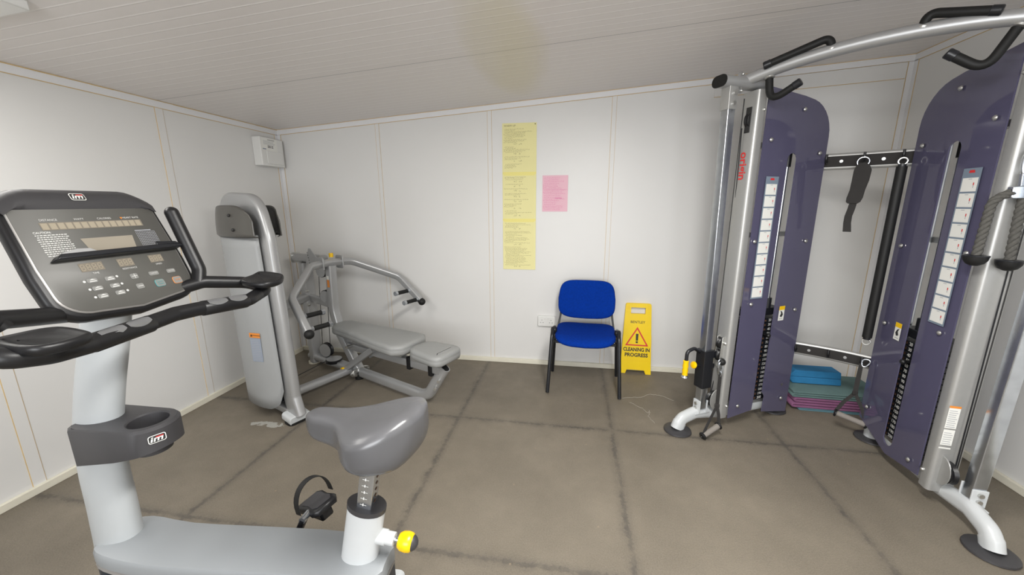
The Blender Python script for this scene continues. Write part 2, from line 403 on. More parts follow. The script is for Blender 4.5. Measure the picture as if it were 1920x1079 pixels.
struct('wall_right', MB().box((XR+T_/2, (D+YF)/2, ZR/2), (T_, D-YF+2*T_, ZR)), 'wall')
# front wall behind the camera with a wide window
WX0, WX1, WZ0, WZ1 = -1.3, 1.1, 0.85, 2.05
wf = MB()
def wallpiece(x0, x1, z0, z1f):
    wf.prism([(x0, z0), (x1, z0), (x1, z1f(x1)), (x0, z1f(x0))], (0, YF, 0), (1, 0, 0), (0, 0, 1), T_)
wallpiece(XL, WX0, 0, zc); wallpiece(WX1, XR, 0, zc); wallpiece(WX0, WX1, 0, lambda x: WZ0); wallpiece(WX0, WX1, WZ1, zc)
struct('wall_front', wf, 'wall')
wn = MB()
for x0, x1, z0, z1 in ((WX0, WX1, WZ0, WZ0+.05), (WX0, WX1, WZ1-.05, WZ1), (WX0, WX0+.05, WZ0, WZ1), (WX1-.05, WX1, WZ0, WZ1), (-0.125, -0.075, WZ0, WZ1)):
    wn.box(((x0+x1)/2, YF-0.04, (z0+z1)/2), (x1-x0, 0.06, z1-z0))
wo = struct('window_1', wn, 'pvc')
M['glass'] = mat('window_glass', (0.9, 0.95, 0.95), 0.02, alpha=0.15)
obj('glass_pane', MB().box(((WX0+WX1)/2, YF-.04, (WZ0+WZ1)/2), (WX1-WX0-.08, .006, WZ1-WZ0-.08)), 'glass', wo)

TR = [0]
def trim(mb, mats='trimw', **k):
    TR[0] += 1; return struct('trim_%d' % TR[0], mb, mats, **k)
SE = 0.0035
# top strips on each wall, with yellowed sealant along the joints
st = MB(); h = 0.045
st.prism([(XL, zc(XL)-h), (XR, zc(XR)-h), (XR, zc(XR)), (XL, zc(XL))], (0, D, 0), (1, 0, 0), (0, 0, 1), 0.006)
t_ = trim(st)
sl = MB(); sl.prism([(XL, zc(XL)-h-SE), (XR, zc(XR)-h-SE), (XR, zc(XR)-h), (XL, zc(XL)-h)], (0, D, 0), (1, 0, 0), (0, 0, 1), 0.004)
sl.prism([(XL, zc(XL)-SE), (XR, zc(XR)-SE), (XR, zc(XR)), (XL, zc(XL))], (0, D-0.003, 0), (1, 0, 0), (0, 0, 1), 0.006)
s_ = obj('sealant_line', sl, 'seal'); s_.parent = t_
st = MB().box((XL+0.003, (D+YF)/2, ZL-h/2), (0.006, D-YF, h)); t_ = trim(st)
sl = MB().box((XL+0.002, (D+YF)/2, ZL-h-SE/2), (0.004, D-YF, SE))
y = YF
while y < D:
    y2 = min(y+0.12, D); th = 0.003+0.003*random.random(); sl.box((XL+0.005, (y+y2)/2, ZL-th/2), (0.009, y2-y, th)); y = y2
s_ = obj('sealant_line', sl, 'seal'); s_.parent = t_
st = MB().box((XR-0.003, (D+YF)/2, ZR-h/2), (0.006, D-YF, h)); t_ = trim(st)
sl = MB().box((XR-0.002, (D+YF)/2, ZR-h-SE/2), (0.004, D-YF, SE)); sl.box((XR-0.005, (D+YF)/2, ZR-0.002), (0.009, D-YF, 0.004))
s_ = obj('sealant_line', sl, 'seal'); s_.parent = t_
# second board line at the top right of the back wall
st = MB(); st.prism([(1.05, zc(1.05)-.14), (2.33, zc(2.33)-.155), (2.33, zc(2.33)-.047), (1.05, zc(1.05)-.047)], (0, D, 0), (1, 0, 0), (0, 0, 1), 0.004); t_ = trim(st, 'wall')
sl = MB(); sl.prism([(1.05, zc(1.05)-.143), (2.33, zc(2.33)-.158), (2.33, zc(2.33)-.155), (1.05, zc(1.05)-.140)], (0, D, 0), (1, 0, 0), (0, 0, 1), 0.005)
s_ = obj('sealant_line', sl, 'seal'); s_.parent = t_
# vertical cover strips
for x in (-1.7735, -0.739, 0.298, 1.335):
    z1 = zc(x)-h
    t_ = trim(MB().box((x, D-0.0015, z1/2), (0.034, 0.003, z1)), 'wall')
    s_ = obj('sealant_line', MB().box((x-0.018, D-0.001, z1/2), (0.0034, 0.002, z1)).box((x+0.018, D-0.001, z1/2), (0.0022, 0.002, z1)), 'seal'); s_.parent = t_
for y in (2.365, 1.36, 0.35, -0.65):
    z1 = ZL-h
    t_ = trim(MB().box((XL+0.0015, y, z1/2), (0.003, 0.05, z1)), 'wall')
    s_ = obj('sealant_line', MB().box((XL+0.001, y-0.026, z1/2), (0.002, 0.004, z1)).box((XL+0.001, y+0.026, z1/2), (0.002, 0.003, z1)), 'seal'); s_.parent = t_
# corner strips
for x, sx, zz in ((XL, 1, ZL), (XR, -1, ZR)):
    t_ = trim(MB().box((x+sx*0.018, D-0.002, zz/2), (0.036, 0.004, zz)).box((x+sx*0.002, D-0.018, zz/2), (0.004, 0.036, zz)))
    s_ = obj('sealant_line', MB().box((x+sx*0.038, D-0.001, zz/2), (0.003, 0.003, zz)).box((x+sx*0.001, D-0.038, zz/2), (0.003, 0.003, zz)), 'seal'); s_.parent = t_
def skirting(name, mb): 
    return struct(name, mb, 'base', bevel=0.003)
skirting('baseboard_back', MB().box(((XL+XR)/2, D-0.011, 0.021), (XR-XL, 0.022, 0.042)))
skirting('baseboard_left', MB().box((XL+0.011, (D+YF)/2-.02, 0.021), (0.022, D-YF-.04, 0.042)))
skirting('baseboard_right', MB().box((XR-0.011, (D+YF)/2-.02, 0.021), (0.022, D-YF-.04, 0.042)))

# ceiling lights
def ceiling_light(x, y, L, label):
    z = zc(x); k = (ZR-ZL)/(XR-XL)
    t = thing('ceiling_light', label, 'light', (x, y, z), group='ceiling light fittings')
    R = Matrix.Rotation(-math.atan(k), 3, 'Y')
    obj('light_body', MB().box((x, y, z-0.02), (0.30, L, 0.035), R), 'pvc', t, bevel=0.004)
    obj('diffuser', MB().box((x, y, z-0.046), (0.22, L-0.20, 0.012), R), 'lamp', t, bevel=0.004)
ceiling_light(-2.155, 0.70, 1.2, 'white ceiling light fitting whose corner shows at the top left above the bike')
ceiling_light(0.35, 0.75, 1.2, 'white ceiling light fitting added out of view to brighten the middle of the room')  # unseen fitting, added to hold the extra lamp

# ------------------------------------------------------------------ things on the walls
# fuse box on the left wall
bx = thing('fuse_box', 'white electrical box with a printed label on the left wall near the corner', 'fuse box', (XL, 3.235, 1.83))
X0 = XL
obj('enclosure', MB().box((X0+0.041, 3.255, 1.962), (0.082, 0.27, 0.243)), 'pvc', bx, bevel=0.006)
Fx = frame((X0+0.082, 3.255, 1.962), (0, 1, 0), (0, 0, 1))
obj('cover_flap', MB().box((X0+0.086, 3.27, 1.915), (0.008, 0.19, 0.11)), 'pvc', bx, bevel=0.003)
mb = flat(MB(), rect(-.125, .008, .06, .112), Fx, 0.0006); lb = obj('paper_label', mb, 'card', bx)
mb = MB()
for i in range(4): flat(mb, rect(-.10, .088-.009*i, -.10+random.uniform(.09, .14), .0905-.009*i), Fx, 0.001)
mb.cur = 1; flat(mb, rect(-.05, .100, .03, .104), Fx, 0.001)
for i in range(2): flat(mb, rect(-.055, .047-.012*i, -.018, .053-.012*i), Fx, 0.001); flat(mb, rect(-.012, .047-.012*i, .01, .053-.012*i), Fx, 0.001)
mb.cur = 2; flat(mb, rect(-.115, .016, -.075, .026), Fx, 0.001)
obj('label_print', mb, ['printgrey', 'printblack', 'bluegreyprint'], lb)

# double socket
so = thing('wall_socket', 'white double plug socket low on the back wall behind the blue chair', 'socket', (-0.222, D, 0.39))
obj('socket_box', MB().box((-0.222, D-0.014, 0.434), (0.160, 0.028, 0.098)), 'pvc', so, bevel=0.005)
mb = MB()
Fs = frame((-0.222, D-0.028, 0.434), (1, 0, 0), (0, 0, 1))
for cx in (-.042, .042):
    for dx, dz, w_, h_ in ((0, .012, .004, .009), (-.012, -.012, .009, .004), (.012, -.012, .009, .004)):
        flat(mb, rect(cx+dx-w_/2, dz-h_/2, cx+dx+w_/2, dz+h_/2), Fs, 0.0006)
pieces('pin_slot', mb, 'pvcdark', so)
mb = MB(); mb.cur = 0
for cx in (-.014, .014): mb.box((-0.222+cx, D-0.030, 0.462), (0.012, 0.006, 0.018))
pieces('rocker_switch', mb, 'pvc', so, bevel=0.001)

def scribble(mb, Mx, x0, x1, y, size, density=0.9):
    x = x0
    while x < x1:
        wl = random.uniform(0.004, 0.016); 
        if x+wl > x1: break
        # a wavy handwritten word
        n = max(2, int(wl/0.003)); 
        for k in range(n):
            a = x+wl*k/n; b_ = x+wl*(k+1)/n; h1 = y+random.uniform(-1, 1)*size*0.5; h2 = y+random.uniform(-1, 1)*size*0.5
            t = size*0.16
            flat(mb, [(a, h1-t), (b_, h2-t), (b_, h2+t), (a, h1+t)], Mx, 0.0008)
        x += wl+random.uniform(0.003, 0.006)
# yellow poster: three sheets joined one under the other
yp = thing('handwritten_poster', 'tall yellow paper poster of joined handwritten sheets on the back wall', 'poster', (-0.478, D, 0.916))
def sheet(mb, x0, x1, z0, z1, yb, curl=0.004):
    n = 8; rings = []
    for i in range(n+1):
        u = i/n; x = x0+(x1-x0)*u; b_ = curl*(abs(2*u-1)**3)
        rings.append((x, yb-b_))
    vs = []; fs = []
    for (x, yy) in rings: vs += [(x, yy, z0), (x, yy, z1), (x, yy-0.0006, z1), (x, yy-0.0006, z0)]
    for i in range(n):
        for k in range(4): fs.append((4*i+k, 4*i+(k+1) % 4, 4*i+4+(k+1) % 4, 4*i+4+k))
    fs.append((0, 1, 2, 3)); fs.append(tuple(4*n+k for k in (3, 2, 1, 0)))
    mb.add(vs, fs)
zs = [(1.745, 2.172), (1.345, 1.752), (0.914, 1.352)]
for i, (z0, z1) in enumerate(zs):
    mb = MB(); sheet(mb, -0.628, -0.332, z0, z1, D-0.0025-0.0012*i, 0.001); sh = obj('paper_sheet', mb, 'yellowpaper', yp)
    Fy = frame((-0.628, D-0.0042-0.0012*i, z0), (1, 0, 0), (0, 0, 1))
    hmb = MB(); H_ = z1-z0; yy = H_-0.022; first = True
    while yy > (0.06 if i < 2 else 0.012):
        if first and i == 0:
            add_text(hmb, 'WARM UP', 0.022, 0.015, yy, 'LEFT', Fy, 0.0008); first = False; yy -= 0.026; continue
        ind = random.choice((0.012, 0.02, 0.02, 0.028)); ln = random.uniform(0.08, 0.24)
        scribble(hmb, Fy, ind, min(0.28, ind+ln), yy, 0.0075)
        yy -= random.choice((0.0105, 0.0105, 0.0125, 0.0105)); 
        if random.random() < 0.18:
            for q in range(2): scribble(hmb, Fy, .10+.045*q, .128+.045*q, yy-0.004, 0.012)
            yy -= 0.028
    obj('handwriting', hmb, 'ink', sh)
    if i < 2:
        obj('tape_strip', MB().box((-0.48, D-0.0048-0.0012*i, z0+0.012), (0.294, 0.0006, 0.03)), 'tape', yp)
obj('poster_pin', MB().sphere((-0.345, D-0.005, 2.160), 0.004, 6), 'blacksteel', yp)

pk = thing('handwritten_note', 'pink handwritten paper sheet beside the yellow poster', 'note', (-0.167, D, 1.434))
mb = MB(); sheet(mb, -0.277, -0.058, 1.434, 1.740, D-0.0025, 0.001); sh = obj('paper_sheet', mb, 'pinkpaper', pk)
Fp = frame((-0.277, D-0.0042, 1.434), (1, 0, 0), (0, 0, 1)); hmb = MB(); yy = 0.285
while yy > 0.012:
    scribble(hmb, Fp, random.choice((0.006, 0.015, 0.015)), random.uniform(0.12, 0.21), yy, 0.009); yy -= random.choice((0.0135, 0.0135, 0.016))
flat(hmb, rect(.005, .186, .214, .1875), Fp, .0008); flat(hmb, rect(.11, .112, .17, .117), Fp, .0008)
obj('handwriting', hmb, 'pinkink', sh)

# ------------------------------------------------------------------ blue office chair
CH = Matrix.Translation((0.122, 3.06, 0)) @ Matrix.Rotation(math.radians(-2.5), 4, 'Z')
ch = thing('stacking_chair', 'blue fabric chair with black tube frame against the back wall', 'chair', (0.122, 3.06, 0), math.radians(-2.5))
def se_outline(w, d, e, n=48, fx=None):
    out = []
    for k in range(n):
        a = 2*PI*k/n; c_, s_ = math.cos(a), math.sin(a)
        x = w/2*math.copysign(abs(c_)**(2/e), c_); y_ = d/2*math.copysign(abs(s_)**(2/e), s_)
        if fx: x, y_ = fx(x, y_)
        out.append((x, y_))
    return out
def curved_pad(mb, outline, layers, bend):
    """pad then bend z by bend(x,y)"""
    t = MB(); t.pad(outline, layers); mb.add([(p.x, p.y, p.z+bend(p.x, p.y)) for p in t.v], t.f)
def rings_pad(outline, layers_scale):
    """layers given as (scale, z), scaled towards the middle"""
    return [[(x*s, y_*s, z) for x, y_ in outline] for s, z in layers_scale]
def soft(mb, outline, t, edge, bend, o, U, V, crown=0.01):
    ls = [(1-edge*1.2, 0), (1-edge*.35, t*.12), (1, t*.4), (1, t*.62), (1-edge*.3, t*.86), (1-edge, t), (0.7, t+crown*.6), (0.4, t+crown*.9), (0.1, t+crown)]
    rg = rings_pad(outline, ls); o, U, V = V3(o), V3(U).normalized(), V3(V).normalized(); W = U.cross(V)
    mb.loft([[o+U*x+V*y_+W*(z+bend(x, y_)) for x, y_, z in r] for r in rg])
mb = MB(CH)
soft(mb, se_outline(0.485, 0.46, 4.6, fx=lambda x, y_: (x*(1+0.0*y_), y_-(0.02 if y_ < 0 else 0)*(1-(x/.24)**2))), 0.045, 0.07, lambda x, y_: -0.9*max(0, -y_-0.12)**2*1.6+0.15*x*x, (0, 0.02, 0.425), (1, 0, 0), (0, 1, 0), crown=-0.002)
obj('seat', mb, 'bluefab', ch, smooth=60)
mb = MB(CH)
Vb = V3((0, 0.13, 1)).normalized()
def backshape(x, y_):
    if y_ < 0: y_ -= 0.02*(1-(x/.24)**2)
    return x*(1-0.09*max(0, y_)/.16), y_
soft(mb, se_outline(0.478, 0.315, 4.8, fx=backshape), 0.04, 0.07, lambda x, y_: 0.55*x*x, (0, 0.225, 0.70), (1, 0, 0), Vb, crown=0.0)
obj('backrest', mb, 'bluefab', ch, smooth=60)
mb = MB(CH); soft(mb, se_outline(0.470, 0.308, 4.8, fx=backshape), 0.012, 0.03, lambda x, y_: 0.55*x*x, (0, 0.236, 0.70), (1, 0, 0), Vb, crown=0.0)
obj('back_shell', mb, 'black', ch, smooth=60)
for sx in (-1, 1):
    mb = MB(CH); ov = rrect(0.034, 0.028, 0.012)
    mb.sweep(fillet([(sx*0.283, -0.205, 0.004), (sx*0.262, -0.125, 0.46), (sx*0.262, -0.06, 0.50)], 0.05), ov, up=(1, 0, 0)); obj('leg', mb, 'blacksteel', ch)
    mb = MB(CH); mb.sweep(fillet([(sx*0.283, 0.215, 0.004), (sx*0.250, 0.03, 0.46), (sx*0.250, -0.03, 0.50)], 0.05), ov, up=(1, 0, 0)); obj('leg', mb, 'blacksteel', ch)
    mb = MB(CH); mb.sweep(fillet([(sx*0.238, -0.10, 0.44), (sx*0.238, 0.18, 0.43), (sx*0.213, 0.235, 0.60), (sx*0.205, 0.255, 0.72)], 0.05), rrect(0.028, 0.016, 0.006), up=(1, 0, 0)); obj('back_upright', mb, 'blacksteel', ch)
    mb = MB(CH); mb.box((sx*0.255, -0.04, 0.482), (0.05, 0.06, 0.045)); obj('corner_cap', mb, 'black', ch, bevel=0.012)
mb = MB(CH); mb.box((0, -0.13, 0.415), (0.48, 0.02, 0.02)).box((0, 0.10, 0.415), (0.48, 0.02, 0.02)); pieces('seat_rail_bar', mb, 'blacksteel', ch, bevel=0.003)

# ------------------------------------------------------------------ yellow wet floor sign (folded, leaning on the wall)
sg = thing('floor_sign', 'yellow folded cleaning warning sign leaning on the back wall beside the chair', 'sign', (0.585, 3.36, 0))
O_ = V3((0.588, 3.345, 0.0)); Us = V3((1, -0.03, 0)).normalized(); Vs = V3((0.0, 0.072, 0.66)).normalized(); Vs = (Vs-Us*Vs.dot(Us)).normalized()
Wn = Us.cross(Vs)   # points to -y
def sign_leaf(off, t=0.012):
    w0, w1, hh = 0.134, 0.108, 0.64
    def sd(v): return w0+(w1-w0)*v/hh
    left = [(-w0, 0.0), (-0.088, 0.0), (-0.075, 0.035), (0.075, 0.035), (0.088, 0.0), (w0, 0.0), (w1, hh-0.012), (w1-0.012, hh), (-w1+0.012, hh), (-w1, hh-0.012)]
    # handle slot as a keyhole cut
    s = [(-0.062, 0.547), (0.062, 0.547), (0.062, 0.596), (0.056, 0.603), (-0.056, 0.603), (-0.062, 0.596)]
    mb = MB(); o = O_+Wn*off
    # leaf built from four pieces round the slot
    zlo, zhi = 0.547, 0.603
    mb.prism([(-w0, 0), (-0.088, 0), (-0.075, 0.035), (0.075, 0.035), (0.088, 0), (w0, 0), (sd(zlo), zlo), (-sd(zlo), zlo)], o, Us, Vs, t)
    mb.prism([(-sd(zlo), zlo), (-0.062, zlo), (-0.062, zhi), (-sd(zhi), zhi)], o, Us, Vs, t)
    mb.prism([(0.062, zlo), (sd(zlo), zlo), (sd(zhi), zhi), (0.062, zhi)], o, Us, Vs, t)
    mb.prism([(-sd(zhi), zhi), (sd(zhi), zhi), (w1, hh-.012), (w1-.012, hh), (-w1+.012, hh), (-w1, hh-.012)], o, Us, Vs, t)
    return mb
obj('front_leaf', sign_leaf(0.0), 'signy', sg, smooth=20)
obj('rear_leaf', sign_leaf(-0.020), 'signy', sg, smooth=20)
obj('hinge', MB().cyl(O_+Us*-0.105+Vs*0.628+Wn*-0.004, O_+Us*0.105+Vs*0.628+Wn*-0.004, 0.009), 'signy', sg)
Fg = frame(O_+Wn*0.012, Us, Vs)
mb = MB(); 
for a in (-.098, -.082, .082, .098): flat(mb, rect(a-.003, .585, a+.003, .615), Fg, 0.0006)
pieces('clip_slot', mb, 'yellowk', sg)
def ring_tri(mb, Mx, h1, h2, cy):
    o_ = []; i_ = []
    for k in range(3):
        a = PI/2+2*PI*k/3; o_.append((h1*math.cos(a), cy+h1*math.sin(a))); i_.append((h2*math.cos(a), cy+h2*math.sin(a)))
    for k in range(3): flat(mb, [o_[k], o_[(k+1) % 3], i_[(k+1) % 3], i_[k]], Mx, 0.001)
mb = MB(); ring_tri(mb, Fg, 0.115, 0.092, 0.315); obj('warning_triangle', mb, 'printred', sg)
mb = MB(); flat(mb, [(-.009, .305), (.009, .305), (.011, .368), (-.011, .368)], Fg, .001); flat(mb, rect(-.009, .283, .009, .299), Fg, .001); obj('exclamation_mark', mb, 'printblack', sg); mb = MB()
add_text(mb, 'BENTLEY', 0.031, 0, 0.472, 'CENTER', Fg, .001, bold=.0003); obj('lettering', mb, 'printblack', sg); mb = MB()
add_text(mb, 'CLEANING IN', 0.046, 0, 0.222, 'CENTER', Fg, .001, xs=.80, bold=.0016); obj('lettering', mb, 'printblack', sg); mb = MB()
add_text(mb, 'PROGRESS', 0.046, 0, 0.172, 'CENTER', Fg, .001, xs=.92, bold=.0016)
obj('lettering', mb, 'printblack', sg)
obj('panel_edge', flat(flat(MB(), rect(-.128, .120, .128, .1215), Fg, .0008), rect(.1225, .12, .124, .36), Fg, .0008), 'yellowk', sg)

# ------------------------------------------------------------------ press machine in the corner
PA = V3((-2.45, 3.144, 0)); PM = frame(PA, (0.9185, -0.3954, 0), (0.3954, 0.9185, 0))
pr = thing('press_machine', 'silver bench press machine with weight tower in the left corner', 'exercise machine', tuple(PA), math.atan2(-0.3954, 0.9185))
def PB(): return MB(PM)
ovl = rrect(0.085, 0.06, 0.026)
sq = rrect(0.075, 0.075, 0.014)
obj('base_tube', PB().sweep(fillet([(-0.03, 0, 0.075), (0.64, 0, 0.075)], 0), rrect(0.09, 0.055, 0.02), up=(0, 0, 1)), 'silver', pr)
obj('base_tube', PB().sweep(fillet([(0.72, 0, 0.07), (1.45, 0, 0.062), (1.53, 0, 0.09), (1.70, 0, 0.345)], [.1, .12]), ovl, up=(0, 1, 0)), 'silver', pr)
obj('tube_mouth', PB().sweep([(1.699, 0, 0.343), (1.7015, 0, 0.3465)], rrect(0.07, 0.045, 0.02), up=(0, 1, 0)), 'black', pr)
obj('joint_flange', PB().prism(se_outline(0.19, 0.085, 2), (0.70, 0, 0.075), (0, 1, 0), (0.25, 0, 1), 0.014, center=True), 'zinc', pr, bevel=0.002)
for yy in (-0.07, 0.07):
    obj('bolt', PB().cyl((0.70, yy, 0.078), (0.732, yy, 0.072), 0.012, 8), 'zinc', pr)
for s_, z_ in ((0, 0.035),): 
    obj('rubber_foot', PB().cyl((0.0, 0, 0.0), (0.0, 0, 0.02), 0.055), 'base', pr)
obj('rubber_foot', PB().cyl((1.46, 0, 0.0), (1.46, 0, 0.034), 0.022), 'rubber', pr)
obj('rubber_foot', PB().cyl((0.68, 0, 0.0), (0.68, 0, 0.045), 0.035), 'rubber', pr)
obj('rear_column', PB().sweep([(0.035, 0, 0.02), (0.035, 0, 0.985)], rrect(0.10, 0.075, 0.016), up=(1, 0, 0)), 'silver', pr)
obj('front_column', PB().sweep(fillet([(0.70, 0, 0.07), (0.60, 0, 0.215), (0.465, 0, 0.40), (0.405, 0, 0.60), (0.425, 0, 0.99)], [.02, .2, .3]), rrect(0.072, 0.072, 0.014), up=(0, 1, 0)), 'silver', pr)
obj('mid_brace', PB().sweep([(0.05, 0, 0.655), (0.41, 0, 0.635)], rrect(0.07, 0.04, 0.015), up=(0, 1, 0)), 'silver', pr)
obj('top_beam', PB().sweep([(-0.115, 0, 1.02), (0.33, 0, 1.035)], rrect(0.085, 0.075, 0.03), up=(0, 0, 1)), 'silver', pr)
obj('end_plate', PB().prism(rrect(0.10, 0.10, 0.03), (-0.12, 0, 1.02), (0, 1, 0), (0, 0, 1), 0.01), 'zinc', pr, bevel=0.002)
obj('adjuster_plate', PB().prism([(0.14, -0.05), (0.22, 0.13), (0.24, 0.13), (0.42, -0.02), (0.42, -0.05)], (0, -0.055, 1.0), (1, 0, 0), (0, 0, 1), 0.008), 'silver', pr, bevel=0.001)
mb = PB()
for k in range(6): mb.cyl((0.20+k*0.005, -0.064, 1.09-0.022*k), (0.20+k*0.005, -0.0645, 1.09-0.022*k), 0.005, 8)
obj('pin_holes', mb, 'printblack', pr)
obj('yellow_pin', PB().cyl((0.40, 0.03, 1.055), (0.40, 0.03, 1.09), 0.018), 'yellowk', pr)
# press arms
hand = PB()
ap = [(0.93, -0.535, 0.63), (0.70, -0.50, 0.835), (0.45, -0.19, 1.005), (0.42, 0.0, 1.012), (0.45, 0.19, 1.005), (0.70, 0.50, 0.835), (0.93, 0.535, 0.63)]
obj('press_arm', hand.sweep(fillet(ap, [.1, .13, .1, .13, .1], 8), rrect(0.05, 0.06, 0.016), up=None), 'silver', pr)
for yy in (-0.09, 0.09):
    obj('collar_plate', PB().prism(rrect(0.10, 0.115, 0.02), (0.425, yy, 1.01), (1, 0, 0), (0, 0, 1), 0.012, center=True), 'silver', pr, bevel=0.002)
for sy in (-1, 1):
    obj('end_cap', PB().sphere((0.945, sy*0.537, 0.617), 0.034, 8), 'rubber', pr)
    for s_, z_ in ((0.82, 0.715), (0.915, 0.640)):
        yc = sy*(0.515+(s_-.82)*.1); g = obj('hand_grip', PB().cyl((s_, yc-sy*0.03, z_), (s_, yc-sy*0.155, z_), 0.0175), 'rubber', pr)
        pieces('grip_collar', PB().cyl((s_, yc-sy*0.01, z_), (s_, yc-sy*0.035, z_), 0.021).cyl((s_, yc-sy*0.152, z_), (s_, yc-sy*0.176, z_), 0.021), 'chrome', g)
# pulleys and cable
def wheel(c, axis, r, t):
    c = V3(c); a = V3(axis).normalized(); mb = PB()
    mb.lathe([(0.012, -t/2-.004), (r*.95, -t/2-.002), (r, -t/2), (r, -t/2+.004), (r*.88, -t*.1), (r*.88, t*.1), (r, t/2-.004), (r, t/2), (r*.95, t/2+.002), (0.012, t/2+.004)], c, a)
    p = obj('pulley', mb, 'black', pr)
    pieces('pulley_cheek', PB().cyl(c+a*(t/2+.004), c+a*(t/2+.007), r*.92).cyl(c-a*(t/2+.004), c-a*(t/2+.007), r*.92), 'silver', p)
    return p
wheel((0.225, 0, 0.175), (0.25, -1, 0), 0.068, 0.032)
wheel((0.36, -0.02, 0.105), (0, 0, 1), 0.072, 0.026)
wheel((0.29, 0, 0.925), (0.25, -1, 0), 0.055, 0.028)
wheel((0.315, 0, 0.70), (0.25, -1, 0), 0.058, 0.028)
mb = PB(); mb.tube([(0.16, 0, 0.19), (0.235, 0, 0.92)], 0.003, 6); mb.tube([(0.285, 0, 0.2), (0.345, 0, 0.92)], 0.003, 6)
mb.tube([(0.30, -0.02, 0.105), (0.45, -0.62, 0.10)], 0.003, 6)
pieces('steel_cable', mb, 'blacksteel', pr)
# links to the weight tower
obj('lower_link', PB().sweep([(0.60, -0.04, 0.075), (0.60, -0.60, 0.075)], rrect(0.075, 0.06, 0.024), up=(0, 0, 1)), 'silver', pr)
obj('upper_link', PB().sweep([(0.035, -0.03, 0.665), (0.22, -0.34, 0.665), (0.42, -0.63, 0.665)], rrect(0.075, 0.07, 0.02), up=(0, 0, 1)), 'silver', pr)
mb = PB()
for s_ in (-.02, .09):
    for z_ in (0.73, 0.60): mb.cyl((s_, -0.03, z_), (s_, -0.055, z_), 0.012, 8)
pieces('link_bolt', mb, 'zinc', pr)
# bench
def bench_outline(s0, s1, w0, w1, neck=None, n=16):
    pts = []
    for k in range(n+1):
        u = k/n; s = s0+(s1-s0)*u; w_ = w0+(w1-w0)*(u*u*(3-2*u))
        e = 0.09; 
        if s-s0 < e: w_ *= math.sqrt(max(0, 1-((e-(s-s0))/e)**2))*.55+.45
        if s1-s < e: w_ *= math.sqrt(max(0, 1-((e-(s1-s))/e)**2))*.35+.65
        pts.append((s, w_))
    return [(s, -w_) for s, w_ in pts]+[(s, w_) for s, w_ in reversed(pts)]
def vpad(name, outline, z, t, crown, tilt=0):
    cx = sum(p[0] for p in outline)/len(outline); mb = PB()
    lay = [(0.012, z), (0.003, z+t*.12), (0, z+t*.3), (0, z+t*.5), (0.002, z+t*.58), (0, z+t*.66), (0.003, z+t*.85), (0.012, z+t), (0.035, z+t+crown*.6), (0.07, z+t+crown)]
    tmp = MB(); tmp.pad(outline, lay)
    mb.add([(p.x, p.y, p.z+tilt*(p.x-cx)) for p in tmp.v], tmp.f)
    return obj(name, mb, 'greyvinyl', pr, smooth=50)
vpad('back_pad', bench_outline(0.45, 1.40, 0.105, 0.180), 0.408, 0.075, 0.006)
vpad('seat_pad', bench_outline(1.425, 1.765, 0.115, 0.145), 0.395, 0.075, 0.006)
obj('seat_rail', PB().sweep([(0.60, 0, 0.295), (1.67, 0, 0.315)], rrect(0.06, 0.065, 0.01), up=(0, 1, 0)), 'silver', pr)
for s_ in (1.36, 1.585):
    obj('rail_clamp', PB().box((s_, 0, 0.312), (0.035, 0.085, 0.10)), 'black', pr, bevel=0.004)
obj('seat_bracket', PB().box((1.47, 0, 0.37), (0.16, 0.09, 0.05)), 'alu', pr, bevel=0.003)
obj('seat_bracket', PB().box((1.18, 0, 0.378), (0.22, 0.10, 0.06)), 'alu', pr, bevel=0.003)
obj('support_strut', PB().sweep([(0.60, -0.06, 0.10), (0.99, -0.06, 0.36)], rrect(0.05, 0.045, 0.008), up=(0, 1, 0)), 'silver', pr)
obj('support_strut', PB().sweep([(0.78, 0.06, 0.22), (0.99, 0.06, 0.36)], rrect(0.05, 0.045, 0.008), up=(0, 1, 0)), 'silver', pr)
obj('pivot_bolt', PB().cyl((0.585, -0.10, 0.098), (0.585, -0.02, 0.098), 0.017), 'yellowk', pr)
pieces('rail_bolt', PB().cyl((0.63, -0.03, 0.30), (0.63, -0.075, 0.30), 0.009, 8).cyl((0.67, -0.03, 0.315), (0.67, -0.085, 0.315), 0.014, 8), 'zinc', pr)
mb = PB()
for s_, z_ in ((1.665, 0.245), (1.625, 0.175)): mb.cyl((s_, -0.03, z_), (s_+.01, -0.05, z_), 0.011, 8)
pieces('post_bolt', mb, 'zinc', pr)
Fq = PM @ frame((0.425, -0.0365, 0.0), (1, 0, 0), (0, 0, 1))
obj('warning_label', flat(MB(), rect(-.018, .80, .016, .865), Fq, .001), 'orange', pr)
obj('warning_label', flat(MB(), rect(.035, .385, .075, .42), Fq, .004), 'orange', pr)
obj('info_label', flat(MB(), rect(-.018, .868, .016, .90), Fq, .001), 'card', pr)
# weight tower
ty = -0.66; tw = thing  # tower is bolted to the machine: parts of it
hp = fillet([(0.900, ty, 0.045), (0.855, ty, 0.18), (0.805, ty, 1.28), (0.735, ty, 1.495), (0.33, ty, 1.515), (0.27, ty, 1.28), (0.32, ty, 0.05)], [.12, .25, .13, .13, .25], 8)
obj('tower_hoop', PB().sweep(hp, rrect(0.15, 0.065, 0.024), up=(0, 1, 0)), 'silver', pr)
obj('tower_foot', PB().sweep([(0.82, ty, 0.045), (0.93, ty, 0.03)], rrect(0.145, 0.06, 0.02), up=(0, 0, 1)), 'bikewhite', pr, bevel=0.004)
obj('rubber_foot', PB().prism(rrect(0.15, 0.10, 0.03), (0.885, ty, 0.0), (0, -1, 0), (1, 0, 0), 0.015), 'rubber', pr)
obj('rubber_foot', PB().prism(rrect(0.08, 0.08, 0.03), (0.34, ty, 0.0), (0, -1, 0), (1, 0, 0), 0.02), 'rubber', pr)
